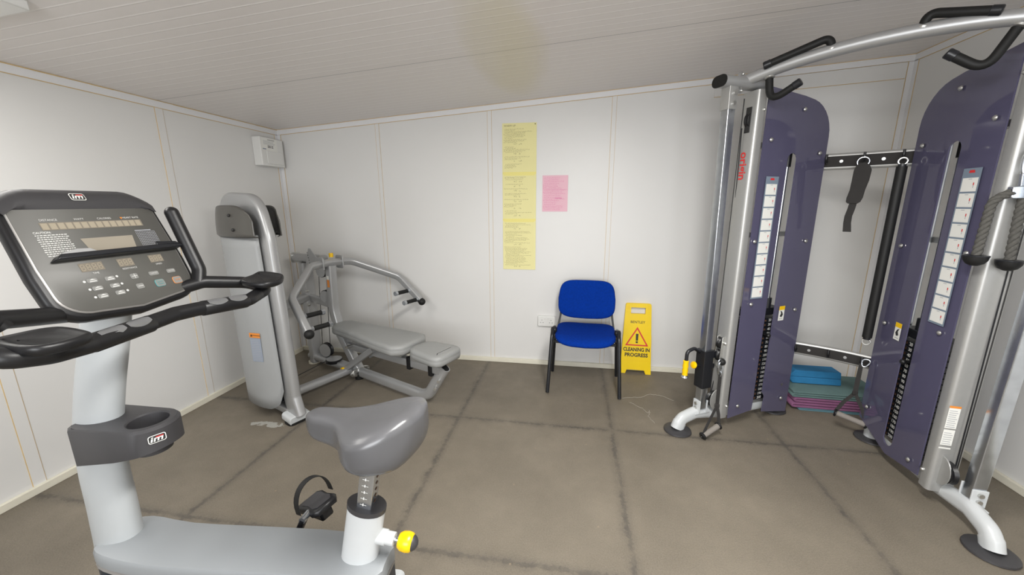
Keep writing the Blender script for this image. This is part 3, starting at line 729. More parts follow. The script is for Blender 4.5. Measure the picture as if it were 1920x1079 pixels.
obj('tower_base', PB().sweep([(0.32, ty, 0.06), (0.86, ty, 0.06)], rrect(0.07, 0.05, 0.01), up=(0, 0, 1)), 'silver', pr)
S0, S1 = 0.345, 0.855; SC = (S0+S1)/2; SW = (S1-S0)/2
def bulge(s, z=1.0):
    u = min(1, abs((s-SC)/SW)); b_ = 0.045+0.085*(1-u**2.6)
    if z > 1.30: b_ = 0.062+max(0.012, b_-0.062+.012)*math.sqrt(max(0, 1-((z-1.30)/0.235)**2))
    return b_
def shield(side, z0f, z1f, name, mt, extra=0.0, nz=14, ns=18, capz=False):
    mb = PB(); vs = []; fs = []
    for i in range(ns+1):
        s = S0+(S1-S0)*i/ns
        for j in range(nz+1):
            z = z0f(s)+(z1f(s)-z0f(s))*j/nz
            b_ = bulge(s, z if capz else 1.0)+extra
            lean = (s-S0)/(S1-S0); vs.append((s+(.04*lean if capz else 0)-0.045*lean*z-0.02*(1-lean)*z, ty+side*b_, z))
    for i in range(ns):
        for j in range(nz): a = i*(nz+1)+j; fs.append((a, a+1, a+nz+2, a+nz+1))
    mb.add(vs, fs); o = obj(name, mb, mt, pr, smooth=50)
    so_ = o.modifiers.new('solid', 'SOLIDIFY'); so_.thickness = 0.005; so_.offset = 0
    return o
def zbot(s):
    u = abs((s-SC)/SW); e = 0.62
    return 0.10+(0.0 if u < e else 0.13*(1-math.sqrt(max(0, 1-((u-e)/(1-e))**2))))
def ztop(s):
    u = abs((s-SC)/SW); return 1.497-0.10*max(0, u)**5
for side in (-1, 1):
    sh = shield(side, zbot, lambda s: 1.31, 'side_shield', 'shield')
    cp = shield(side, lambda s: 1.295, ztop, 'tower_cap', 'capgrey', extra=0.008, capz=True)
    if side < 0:
        pieces('cap_screw', PB().sphere((0.66, ty-0.138, 1.435), 0.010, 6).sphere((0.70, ty-0.143, 1.345), 0.010, 6), 'printblack', cp)
        Fw = PM @ frame((0.725, ty-bulge(.76)-0.008, 0.0), (1, 0.36, 0), (0, 0, 1))
        obj('caution_label', flat(MB(), rect(-.055, .45, .03, .62), Fw, .002), 'bluegreyprint', sh)
        obj('caution_header', flat(MB(), rect(-.055, .622, .03, .655), Fw, .002), 'orange', sh)
        mb = MB()
        for k in range(12): flat(mb, rect(-.049, .462+.0125*k, .024-random.random()*.012, .4655+.0125*k), Fw, .0028)
        mb.cur = 1; flat(mb, [(-.048, .630), (-.030, .630), (-.039, .648)], Fw, .0028); add_text(mb, 'WARNING', .013, .0, .638, 'CENTER', Fw, .0028)
        obj('caution_print', mb, ['printgrey', 'printblack'], sh)
# plates inside the tower
for k in range(14):
    obj('weight_plate', PB().box((SC, ty, 0.14+0.032*k), (0.34, 0.10, 0.029)), 'blacksteel', pr, bevel=0.003)
obj('guide_rod', PB().cyl((SC-.10, ty, 0.1), (SC-.10, ty, 1.50), 0.012), 'chrome', pr)
obj('guide_rod', PB().cyl((SC+.10, ty, 0.1), (SC+.10, ty, 1.50), 0.012), 'chrome', pr)

# ------------------------------------------------------------------ dual cable machine
LP, LD, LN = V3((0.734, 2.463, 0)), V3((0.888, 0.459, 0)).normalized(), V3((0.459, -0.888, 0)).normalized()
RP, RD, RN = V3((1.845, 1.70, 0)), V3((0.12, 0.993, 0)).normalized(), V3((-0.993, 0.12, 0)).normalized()
CMO = (1.29, 2.09, 0)
cm = thing('cable_machine', 'twin tower cable machine with purple shields and a pull-up bar', 'exercise machine', CMO)
def tower(P, d, n, rp, slot_open, mirror):
    """local coordinates: s along the base, o towards the inner side, z up"""
    Mt = Matrix.Identity(4)
    for i in range(3): Mt[i][0] = d[i]; Mt[i][1] = n[i]; Mt[i][3] = P[i]
    def B(): return MB(Mt)
    W = lambda s, o, z: Mt @ V3((s, o, z))
    co = 0.028
    # base
    foot = fillet([(-0.005, 0, 0.022), (0.02, 0, 0.085), (0.13, 0, 0.112), (0.32, 0, 0.085), (0.85, 0, 0.075)], [.06, .08, .2], 8)
    nf = len(foot)
    obj('base_tube', B().sweep(foot, rrect(0.082, 0.062, 0.03), up=(0, 1, 0), scale=[(1.12, 1.05)]*3+[(1, 1)]*(nf-3)), 'bikewhite', cm)
    for s in (0.0, 0.86):
        obj('rubber_disc', B().lathe([(0.082, 0), (0.088, 0.004), (0.086, 0.012), (0.070, 0.020), (0.03, 0.022)], (s, 0, 0)), 'darkgrey', cm)
    obj('rear_leg', B().cyl((0.86, 0, 0.02), (0.86, 0, 0.11), 0.04), 'bikewhite', cm)
    # front aluminium column with open tracks
    c0, c1, ct = 0.262, 0.33, 2.125
    obj('front_column', B().sweep([(0.296, co, 0.085), (0.296, co, ct)], rrect(0.112, 0.068, 0.018), up=(-1, 0, 0)), 'alu', cm)
    obj('column_groove', B().box((0.2612, -0.012, 1.12), (0.003, 0.004, 1.95)), 'printblack', cm)
    obj('rear_column', B().sweep([(0.80, 0, 0.09), (0.80, 0, 1.86)], rrect(0.06, 0.06, 0.015), up=(1, 0, 0)), 'alu', cm)
    obj('cross_brace', B().box((0.56, -.03, 1.30), (0.46, 0.03, 0.03)), 'alu', cm)
    # top pulley in its slot
    sl = B().box((0.2608, 0.03, 1.97), (0.004, 0.036, 0.14)); obj('pulley_slot', sl, 'printblack', cm, bevel=0.008)
    obj('pulley', B().lathe([(0.01, -.012), (.05, -.012), (.044, 0), (.05, .012), (.01, .012)], (0.292, 0.03, 1.97), (0, 1, 0)), 'black', cm)
    # top arm with black end cap
    obj('top_arm', B().sweep([(0.05, 0.005, 2.165), (0.34, 0.02, 2.165)], rrect(0.095, 0.058, 0.028), up=(0, 0, 1)), 'silver', cm)
    obj('end_cap', B().sweep([(0.044, 0.005, 2.165), (0.052, 0.005, 2.165)], rrect(0.10, 0.062, 0.03), up=(0, 0, 1)), 'rubber', cm)
    # chrome adjustment post
    def ps(z): return 0.168-0.022*z/1.0*0.9
    po = 0.008 if not mirror else -0.02
    lo, hi = (ps(.15), po, .15), (ps(2.15), po, 2.14)
    obj('adjustment_post', B().sweep([lo, hi], rrect(0.052, 0.052, 0.004), up=(0, 1, 0)), 'chrome', cm)
    obj('post_sleeve', B().sweep([(ps(2.04), po, 2.02), (ps(2.15), po, 2.14)], rrect(0.062, 0.062, 0.004), up=(0, 1, 0)), 'alu', cm)
    fb = B(); fb.box((ps(.15)-.03, po, .165), (.007, .06, .085)).box((ps(.15)+.03, po, .165), (.007, .06, .085)).box((ps(.15), po, .118), (.12, .055, .008))
    obj('post_bracket', fb, 'bikewhite', cm, bevel=0.002)
    bt = B()
    for z in (.185, .15): bt.cyl((ps(.15)-.034, po, z), (ps(.15)-.044, po, z), .011, 8)
    for z in (2.05, 2.105): bt.cyl((ps(2.05)-.0, po+.031, z), (ps(2.05), po+.042, z), .011, 8)
    pieces('post_bolt', bt, 'zinc', cm)
    # carriage
    cz = 0.435 if not mirror else 1.78
    cs = ps(cz)
    cr = obj('carriage', B().sweep([(cs+.003, po, cz-.13), (cs-.003, po, cz+.13)], rrect(0.075, 0.075, 0.005), up=(0, 1, 0)), 'blacksteel', cm)
    pieces('carriage_arm', B().box((cs+.055, po, cz+.09), (.06, .03, .045)).box((cs+.05, po, cz+.01), (.05, .03, .03)), 'blacksteel', cr, bevel=.003)
    obj('release_handle', B().tube(fillet([(cs-.03, po-.01, cz+.11), (cs-.085, po-.01, cz+.145), (cs-.14, po-.01, cz+.13), (cs-.142, po-.01, cz-.02)], .035), .0115), 'blacksteel', cr)
    g = B().lathe([(.013, 0), (.018, .004), (.016, .02), (.019, .035), (.016, .05), (.019, .065), (.016, .08), (.018, .10), (.013, .104)], (cs-.142, po-.01, cz-.035))
    obj('yellow_grip', g, 'yellowk', cr)
    obj('grip_end', B().lathe([(.014, 0), (.022, -.008), (.023, -.013), (.01, -.018)], (cs-.142, po-.01, cz-.035)), 'chrome', cr)
    obj('pop_pin', B().cyl((cs-.03, po, cz+.02), (cs-.07, po, cz+.03), .009), 'blacksteel', cr)
    obj('pin_knob', B().lathe([(.008, 0), (.013, .004), (.024, .02), (.022, .028), (.008, .032)], (cs-.065, po, cz+.029), (-1, 0, .2)), 'yellowk', cr)
    # swivel pulley bracket
    px_, pz_ = cs+.105, cz+.115
    sp = obj('swivel_bracket', B().prism([(-.03, -.11), (.02, -.12), (.04, .09), (.01, .11), (-.02, .10)], (px_, po+.004, pz_), (1, 0, 0), (0, 0, 1), .005).prism([(-.03, -.11), (.02, -.12), (.04, .09), (.01, .11), (-.02, .10)], (px_, po+.044, pz_), (1, 0, 0), (0, 0, 1), .005), 'zinc', cr, bevel=.002)
    for dz in (.055, -.03):
        obj('small_pulley', B().lathe([(.01, -.016), (.042, -.016), (.036, -.008), (.042, 0), (.036, .008), (.042, .016), (.01, .016)], (px_+.006, po+.024, pz_+dz), (0, 1, 0)), 'black', sp)
    pieces('bracket_bolt', B().sphere((px_, po+.05, pz_+.06), .012, 6).sphere((px_, po+.05, pz_-.07), .012, 6), 'zinc', sp)
    # rubber ball stop and cable
    obj('ball_stop', B().sphere((px_-.01, po+.05, pz_-.065), .024, 8), 'rubber', cr)
    cb = B(); cb.tube([(px_+.03, 0.003, pz_+.05), (0.252, 0.003, 1.93)], .003, 6); cb.tube([(px_+.03, 0.003, pz_-.02), (0.252, 0.003, .24)], .003, 6)
    pieces('steel_cable', cb, 'blacksteel', cm)
    # bottom guard pulley
    obj('pulley', B().lathe([(.01, -.014), (.055, -.014), (.047, 0), (.055, .014), (.01, .014)], (0.246, 0.035, .21), (0, 1, 0)), 'black', cm)
    gd = []
    for k in range(13): a = PI/2+PI*k/12; gd.append((.062*math.cos(a), .075*math.sin(a)))
    obj('pulley_guard', B().prism(gd, (0.262, 0.052, .21), (1, 0, 0), (0, 0, 1), .006), 'alu', cm, bevel=.001)
    # weight stack
    ns_ = 19
    for k in range(ns_):
        obj('weight_plate', B().box((0.575, 0.0, 0.163+0.0315*k), (0.30, 0.10, 0.0285)), 'blacksteel', cm, bevel=.003)
    obj('stack_head', B().box((0.575, 0.0, 0.79), (0.30, 0.10, 0.05)).cyl((.635, .02, .81), (.635, .02, .88), .022), 'blacksteel', cm, bevel=.003)
    sgn = -1 if mirror else 1
    Fn = Mt @ Matrix(((sgn, 0, 0, 0), (0, 0, 1, .05), (0, 1, 0, 0), (0, 0, 0, 1)))  # reads from the inner side
    holes = B(); nm = MB()
    for k in range(ns_):
        z = 0.163+0.0315*k; holes.cyl((.660 if mirror else .600, 0.0502, z), (.660 if mirror else .600, 0.0512, z), .0065, 10)
        # numbers 200 at the bottom up to 20
        num = str(200-10*k)
        add_text(nm, num, .026, -.625 if mirror else .640, z, 'CENTER', Fn, .0012, bold=.0006)
    obj('pin_holes', holes, 'holes', cm); obj('stack_numbers', nm, 'print', cm)
    obj('selector_pin', B().cyl((.60, .05, .163+.0315*15), (.60, .095, .163+.0315*15), .01).sphere((.60, .085, .163+.0315*15), .015, 6), 'black', cm)
    obj('lift_rod', B().cyl((.635, .02, .86), (.635, .02, 1.745), .011), 'chrome', cm)
    obj('rod_bush', B().cyl((.635, .02, 1.72), (.635, .02, 1.80), .019), 'black', cm)
    for s in (.50, .755): obj('guide_rod', B().cyl((s, 0, .09), (s, 0, 1.84), .012), 'chrome', cm)
    pieces('rod_mount', B().box((.56, 0, 1.84), (.50, .05, .03)).box((.56, 0, .115), (.50, .05, .03)), 'alu', cm)
    obj('stack_support', B().cyl((.60, 0.0, .08), (.60, 0.0, .15), .026), 'bikewhite', cm)
    # purple shield with a long slot
    ZB = (.075, .10, .105, .03) if not mirror else (.115, .072, .072, .155)
    sA, sB, sl0, sl1 = .335, .865, .545, .622
    top = [(sA, 2.145)]
    top += [(.62, 2.115)]
    for k in range(1, 9):
        a = PI/2*k/8; top.append((.66+.205*math.sin(a), 1.90+.205*math.cos(a)))
    arc = [(.5835+.0385*math.cos(PI*k/10), 1.755+.0385*math.sin(PI*k/10)) for k in range(11)]  # right to left over the top of the slot
    if slot_open:
        poly = [(sA, ZB[0]), (sl0-.005, ZB[1]), (sl0, .16)]+list(reversed(arc))+[(sl1, .22), (sl1+.025, .185), (sl1+.02, .07), (sB+.01, ZB[3])]
        poly += list(reversed(top))
        pn = B().prism(poly, (0, .085, 0), (1, 0, 0), (0, 0, 1), .006)
    else:
        low = [(.5835+.0385*math.cos(PI*k/10), .165-.0385*math.sin(PI*k/10)) for k in range(11)]  # right to left under
        mid = .5835
        left = [(sA, ZB[0]), (mid, ZB[1])]+low[5:]+list(reversed(arc))[:6]+[(mid, 2.117), (sA, 2.145)]
        right = [(mid, ZB[1]), (sB, ZB[3])]+list(reversed(top))[:-1]+[(mid, 2.117)]+list(reversed(arc))[5:]+low[:6]
        pn = B().prism(left, (0, .085, 0), (1, 0, 0), (0, 0, 1), .006); pn.prism(right, (0, .085, 0), (1, 0, 0), (0, 0, 1), .006)
    sh = obj('tower_shield', pn, 'purple', cm, smooth=20)
    # shield spacers and bolts
    pts = [(.40, .16), (.40, .87), (.360, 1.27), (.385, 1.86), (.80, .15 if not mirror else .25), (.80, .80), (.80, 1.26), (.80, 1.80), (.62, 2.04)]
    for (s, z) in pts:
        b_ = B().lathe([(.012, 0), (.012, .003), (.008, .008), (.002, .010)], (s, .091, z), (0, 1, 0), 10); obj('shield_bolt', b_, 'zinc', sh)
    pieces('shield_spacer', B().cyl((.80, 0, 1.26), (.80, .085, 1.26), .01).cyl((.80, 0, .80), (.80, .085, .80), .01).cyl((.80, 0, .25), (.80, .085, .25), .01).cyl((.80, 0, 1.80), (.80, .085, 1.80), .01), 'zinc', cm)
    pieces('column_bolt', B().sphere((.31, .085, 2.02), .010, 6).sphere((.31, .085, .17), .010, 6), 'zinc', cm)
    # exercise chart placard (faces inner side; reads from inside)
    mirrored = 1
    Fc = Mt @ frame((0, .0905, 0), (1, 0, 0), (0, 0, 1))
    Fc = Mt @ Matrix(((1, 0, 0, 0), (0, 0, 1, .0913), (0, 1, 0, 0), (0, 0, 0, 1)))
    def fl(mb, poly, l): return flat(mb, poly, Fc, l)
    pc0, pc1 = (.385, .487)
    pl = obj('exercise_chart', fl(MB(), rect(pc0, .905, pc1, 1.655), .0006), 'placard', sh)
    cards = MB(); pic = MB(); pic2 = MB()
    for k in range(10):
        z0 = .915+.0705*k; fl(cards, rect(pc0+.008, z0, pc1-.008, z0+.062), .0012)
        xq = pc0+.025 if mirror else pc1-.028
        fl(pic, rect(xq, z0+.028, xq+.006, z0+.040), .0016); fl(pic2, rect(xq+.001, z0+.016, xq+.0045, z0+.028), .0016)
        fl(pic2, rect((pc0+pc1)/2-.01, z0+.055, (pc0+pc1)/2+.01, z0+.0575), .0016)
    pieces('chart_card', cards, 'card', pl); obj('chart_figures', pic2, 'printgrey', pl)
    fl(pic, [((pc0+pc1)/2-.017, 1.634), ((pc0+pc1)/2+.017, 1.634), ((pc0+pc1)/2+.013, 1.646), ((pc0+pc1)/2-.013, 1.646)], .0016)
    obj('chart_marks', pic, 'printred', pl)
    # yellow and white warning sticker
    w0 = .655; ws = obj('warning_sticker', fl(MB(), rect(w0, .735, w0+.05, .835), .0006), 'card', sh)
    obj('sticker_header', fl(MB(), rect(w0, .808, w0+.05, .835), .0012), 'yellowk', ws)
    pg = MB(); fl(pg, [(w0+.012, .765), (w0+.03, .758), (w0+.04, .775), (w0+.03, .795), (w0+.012, .805), (w0+.022, .785)], .0012)
    for k in range(3): fl(pg, rect(w0+.010+.010*k, .746, w0+.017+.010*k, .749), .0012)
    obj('sticker_figure', pg, 'printblack', ws)
    return B, Mt, W
BL, MtL, WL = tower(LP, LD, LN, None, True, False)
BR, MtR, WR = tower(RP, RD, RN, None, False, True)

# lettering down the left column
Fo = Matrix.Identity(4)
for i in range(3):
    Fo[i][0] = (0, 0, -1)[i]; Fo[i][1] = LN[i]; Fo[i][2] = -LD[i]; Fo[i][3] = WL(.2605, .031, 1.715)[i]
obj('brand_lettering', add_text(MB(), 'origin', .066, 0, 0, 'CENTER', Fo, .001, bold=.0012, xs=1.05), 'printred', cm)
# notices on the right column
Fr = Matrix.Identity(4)
for i in range(3):
    Fr[i][0] = -RN[i]; Fr[i][1] = (0, 0, 1)[i]; Fr[i][2] = -RD[i]; Fr[i][3] = WR(.2605, .056, 0)[i]
nl = obj('notice_label', flat(MB(), rect(-.022, .435, .022, .553), Fr), 'card', cm)
nl2 = obj('notice_label', flat(MB(), rect(-.022, .345, .022, .428), Fr), 'card', cm)
obj('notice_label', flat(MB(), rect(-.024, .325, .022, .333), Fr), 'card', cm)
mb = flat(MB(), rect(-.022, .542, .022, .553), Fr, .001)
obj('notice_header', mb, 'orange', nl)
mb = MB()
for k in range(9): flat(mb, rect(-.018, .442+.0105*k, .017-.008*random.random(), .445+.0105*k), Fr, .001)
obj('notice_print', mb, 'printgrey', nl); mb = MB()
for k in range(6): flat(mb, rect(-.018, .352+.0115*k, .017-.008*random.random(), .355+.0115*k), Fr, .001)
obj('notice_print', mb, 'printgrey', nl2)

# pull-up bar
CB0 = V3((0.912, 2.555, 0)); CBD = V3((0.957, -0.656, 0))
cl_ = V3((CBD.y, -CBD.x, 0)).normalized()   # points to the front of the machine
def CW(t, z, f=0): return V3((CB0.x+CBD.x*t, CB0.y+CBD.y*t, z))+cl_*f
arc = []
for k in range(25):
    t = k/24; arc.append(CW(0.0+1.03*t, 2.168+0.078*(1-abs(2*t-1)**2.2)))
obj('pull_up_bar', MB().tube(arc, 0.031, 18), 'silver', cm)
for tt in (0.0, 1.03):
    dv = CBD.normalized()*(1 if tt < .5 else -1)
    c = CW(tt, 2.172)
    fl_ = obj('bar_flange', MB().lathe([(.03, -.012), (.055, -.012), (.055, 0), (.03, .004)], c+dv*.01, dv), 'silver', cm)
    u = V3((dv.y, -dv.x, 0))
    pieces('flange_bolt', MB().sphere(c+dv*.012+V3((0, 0, .043)), .010, 6).sphere(c+dv*.012-V3((0, 0, .043)), .010, 6).sphere(c+dv*.012+u*.043, .010, 6), 'zinc', fl_)
grips = [[CW(.345, 2.228, .005), CW(.333, 2.300, .01), CW(.105, 2.225, .035)],
         [CW(.122, 2.185, 0), CW(.138, 2.040, .01), CW(.250, 2.112, .03)],
         [CW(.607, 2.238, .005), CW(.617, 2.305, .01), CW(.795, 2.248, .03)],
         [CW(.852, 2.200, 0), CW(.792, 2.035, .01), CW(.690, 2.122, .03)]]
for g in grips:
    pth = fillet(g, .05, 8); gp = obj('pull_up_grip', MB().tube(pth, .0185, 16), 'rubber', cm)
    e = pth[-1]; dr = (pth[-1]-pth[-2]).normalized()
    obj('grip_end', MB().lathe([(.0187, -.03), (.0205, -.028), (.0205, .002), (.017, .006), (.004, .007)], e, dr), 'blacksteel', gp)
    b0 = pth[0]; d0 = (pth[1]-pth[0]).normalized(); off_ = .025
    obj('grip_ring', MB().lathe([(.017, 0), (.026, 0), (.026, .008), (.019, .012)], b0+d0*(.012 if d0.z > 0 else .012), d0), 'zinc', gp)

# storage bars at the back with hooks
SA, SB = WL(.86, 0, 0), WR(.86, 0, 0)
sd_ = (SB-SA); SL_ = sd_.length; sd_.normalize(); sf = V3((sd_.y, -sd_.x, 0))
if sf.y > 0: sf = -sf
def SW_(t, z, f=0): return V3((SA.x+sd_.x*t, SA.y+sd_.y*t, z))+sf*f
for z, h_, bow in ((1.752, .100, -.02), (.505, .092, -.035)):
    pth = []
    for k in range(13):
        u = k/12; pth.append(SW_(-.03+(SL_+.06)*u, z, bow*math.sin(PI*u)))
    sb = obj('storage_bar', MB().sweep(pth, rrect(.035, h_, .016), up=(0, 0, 1)), 'alu', cm)
    pth2 = [p+sf*.0165 for p in pth]
    obj('black_inlay', MB().sweep(pth2, rrect(.006, h_*.66, .002), up=(0, 0, 1)), 'webbing', sb)
    for u in (.155, .345):
        c = SW_(u, z, bow*math.sin(PI*(u+.03)/(SL_+.06))+.02)
        obj('bar_bolt', MB().cyl(c, c+sf*.003, .009).cyl(c+sf*.003, c+sf*.007, .006, 6), 'silver', sb)
    for u in (.085, .26, .425):
        c = SW_(u, z, bow*math.sin(PI*(u+.03)/(SL_+.06))+.02)
        hk = [c, c+sf*.035+V3((0, 0, -.012)), c+sf*.05+V3((0, 0, .012)), c+sf*.045+V3((0, 0, .04))]
        obj('hook', MB().tube(fillet(hk, .02), .0065, 10), 'black', sb)
        
# ankle strap hanging from the upper bar
o_ = SW_(.26, 1.33, .055)
ak = thing('ankle_strap', 'black padded strap with a metal ring hanging from the upper storage bar', 'strap', tuple(o_))
rg = []
for k in range(20): a = 2*PI*k/20; rg.append(SW_(.26+.027*math.cos(a), 1.737+.027*math.sin(a), .058))
obj('metal_ring', MB().tube(rg, .0035, 8, closed=True), 'chrome', ak)
def ribbon(mb, pts, widths, t, wdir, n=8):
    P = pts; W_ = wdir.normalized(); rings = []
    for i, p in enumerate(P):
        a = P[max(0, i-1)]; c = P[min(len(P)-1, i+1)]; tt = (V3(c)-V3(a)).normalized(); nn = tt.cross(W_).normalized(); w_ = widths[i]/2
        rings.append([V3(p)+W_*w_+nn*t/2, V3(p)+W_*w_-nn*t/2, V3(p)-W_*w_-nn*t/2, V3(p)-W_*w_+nn*t/2])
    mb.loft(rings); return mb
pts = []; wd = []
for k, (t, z, f, w_) in enumerate([(.26, 1.732, .062, .03), (.262, 1.715, .066, .06), (.264, 1.69, .066, .080), (.262, 1.63, .064, .078), (.256, 1.575, .062, .070), (.250, 1.53, .062, .074), (.246, 1.505, .062, .066), (.245, 1.496, .062, .045)]):
    pts.append(SW_(t, z, f)); wd.append(w_)
obj('strap_pad', ribbon(MB(), pts, wd, .012, sd_), 'webbing', ak, bevel=.003)
pts = []; wd = []
for t, z, f, w_ in [(.249, 1.51, .058, .035), (.243, 1.46, .055, .036), (.236, 1.42, .052, .036), (.236, 1.38, .048, .037), (.242, 1.325, .045, .040)]:
    pts.append(SW_(t, z, f)); wd.append(w_)
obj('strap_tail', ribbon(MB(), pts, wd, .004, sd_), 'webbing', ak)

# long padded bar hanging from the upper bar
o_ = SW_(.43, .65, .055)
lb_ = thing('padded_bar', 'long black padded bar hanging upright from the upper storage bar', 'bar', tuple(o_))
obj('foam_sleeve', MB().cyl(SW_(.427, 1.70, .062), SW_(.427, .685, .062), .024), 'rubber', lb_)
for zc_, s_ in ((1.725, 1), (.660, -1)):
    obj('end_socket', MB().cyl(SW_(.427, zc_-s_*.03, .062), SW_(.427, zc_-s_*.012, .062), .018), 'blacksteel', lb_)
    rg = [SW_(.427+.019*math.cos(2*PI*k/18), zc_+.003*s_+.019*math.sin(2*PI*k/18), .062) for k in range(18)]
    obj('end_ring', MB().tube(rg, .0045, 8, closed=True), 'zinc', lb_)

def stirrup(label, top, split, g0, g1, wdir, group='stirrup handles on the cable machine'):
    """stirrup handle: webbing from a ring, splitting to both ends of a foam grip"""
    top, split, g0, g1 = map(V3, (top, split, g0, g1)); mid = (g0+g1)/2; gd = (g1-g0).normalized()
    t = thing('stirrup_handle', label, 'handle', (mid.x, mid.y, min(g0.z, g1.z)-.022), group=group)
    obj('foam_grip', MB().lathe([(.017, 0), (.0175, .01), (.0165, (g1-g0).length*.5), (.0175, (g1-g0).length-.01), (.017, (g1-g0).length)], g0, gd), 'foamgrip', t)
    for e, s_ in ((g0, -1), (g1, 1)):
        obj('end_disc', MB().lathe([(.012, -.001), (.025, -.001), (.026, .006), (.022, .011), (.010, .012), (.008, .006)], e, gd*s_), 'black', t)
    W1 = V3(wdir).normalized()
    up = ribbon(MB(), [top, top*.5+split*.5, split], [.02, .024, .024], .007, W1); obj('webbing_strap', up, 'webbing', t)
    obj('webbing_knot', MB().box(split, (.03, .014, .026)), 'webbing', t, bevel=.005)
    for e in (g0-gd*.004, g1+gd*.004):
        q = split*.5+e*.5+(e-mid)*.12
        obj('webbing_strap', ribbon(MB(), [split, q, e+V3((0, 0, .012))], [.022, .022, .022], .005, (e-split).cross(gd).cross(e-split)*-1 if False else W1), 'webbing', t)
    return t
def carabiner(c, up, side, L=.055, w_=.02, r=.0042, parent=None):
    c, up, side = V3(c), V3(up).normalized(), V3(side).normalized(); pts = []
    for k in range(20):
        a = 2*PI*k/20; ca, sa = math.cos(a), math.sin(a)
        pts.append(c+side*(w_/2*math.copysign(abs(ca)**.8, ca)*(1+.25*sa))+up*(L/2*sa))
    return obj('carabiner', MB().tube(pts, r, 8, closed=True), 'chrome', parent)
# left one: on the low pulley, grip just above the floor
tl = WL(.245, .065, .40)
st1 = stirrup('stirrup handle with grey grip hanging from the low pulley of the left tower', tl, WL(.21, .10, .20), WL(.085, .135, .028), WL(.20, .135, .075), LD)
carabiner(WL(.245, .062, .452), (0, 0, 1), LD, .075, .032, .005, st1); carabiner(WL(.243, .064, .405), (0, 0, 1), LN, .04, .02, .004, st1)
carabiner(WL(.232, .058, .475), (.1, 0, 1), LD, .06, .018, .004, st1)
# right one: hung from the lower storage bar
st2 = stirrup('stirrup handle hanging from the lower storage bar in front of the mats', SW_(.427, .505, .05), SW_(.425, .305, .055), SW_(.355, .145, .075), SW_(.50, .120, .075), sd_)
carabiner(SW_(.445, .515, .05), (.2, 0, 1), sd_, .05, .035, .004, st2)

# triceps rope on the high pulley of the right tower
rc = WR(.215, .055, 1.535)
rp = thing('pulldown_rope', 'twisted grey rope with black end stops on the right tower', 'rope', (rc.x, rc.y, 1.23))
ANC = WR(.235, .05, 1.54)
obj('rope_clamp', MB().prism(rrect(.075, .05, .008), ANC, RN, (0, 0, 1), .028, center=True), 'chrome', rp, bevel=.003)
obj('clamp_neck', MB().prism([(-.01, 0), (.01, 0), (.016, .075), (.004, .08), (-.016, .07)], ANC, RN, (0, 0, 1), .014, center=True), 'chrome', rp, bevel=.002)
carabiner(ANC+V3((0, 0, .115)), (0, 0, 1), RN, .10, .038, .0055, rp)
carabiner(ANC+V3((0, 0, .165))+RN*-.012, (0.2, 0, 1), RN, .06, .03, .005, rp)
def rope_strand(pts):
    pth = fillet(pts, .07, 10)
    # resample
    P = [pth[0]]; 
    for i in range(1, len(pth)):
        a, b_ = pth[i-1], pth[i]; n = max(1, int((b_-a).length/.006))
        for k in range(1, n+1): P.append(a+(b_-a)*k/n)
    mb = MB(); R = .0078
    T = [(P[min(i+1, len(P)-1)]-P[max(i-1, 0)]).normalized() for i in range(len(P))]
    x = T[0].cross(V3((.3, .2, 1))).normalized(); X = []
    for i in range(len(P)): x = (x-T[i]*x.dot(T[i])).normalized(); X.append(x)
    for s_ in range(3):
        q = []; acc = 0
        for i in range(len(P)):
            if i: acc += (P[i]-P[i-1]).length
            a = 2*PI*acc/.075+2*PI*s_/3; y_ = T[i].cross(X[i]); q.append(P[i]+X[i]*R*math.cos(a)+y_*R*math.sin(a))
        mb.tube(q, .0096, 8)
    return mb
A0 = ANC+RN*.03; A1 = ANC-RN*.03
e0 = WR(.245, .135, 1.262); e1 = WR(.225, .035, 1.247)
obj('rope_strand', rope_strand([A0, A0+RN*.055+V3((0, 0, -.03)), e0]), 'rope', rp, smooth=60)
obj('rope_strand', rope_strand([ANC-RN*.012+V3((0, 0, -.02)), ANC-RN*.014+V3((0, 0, -.10)), e1]), 'rope', rp, smooth=60)
for e in (e0, e1):
    obj('rope_stop', MB().lathe([(.006, .012), (.036, .012), (.040, .006), (.038, -.008), (.028, -.024), (.012, -.033), (.002, -.034)], e, (0, 0, 1)), 'rubber', rp)
    obj('rope_stop_rim', MB().lathe([(.039, .004), (.0415, .008), (.0415, .012), (.037, .014)], e, (0, 0, 1)), 'blacksteel', rp)

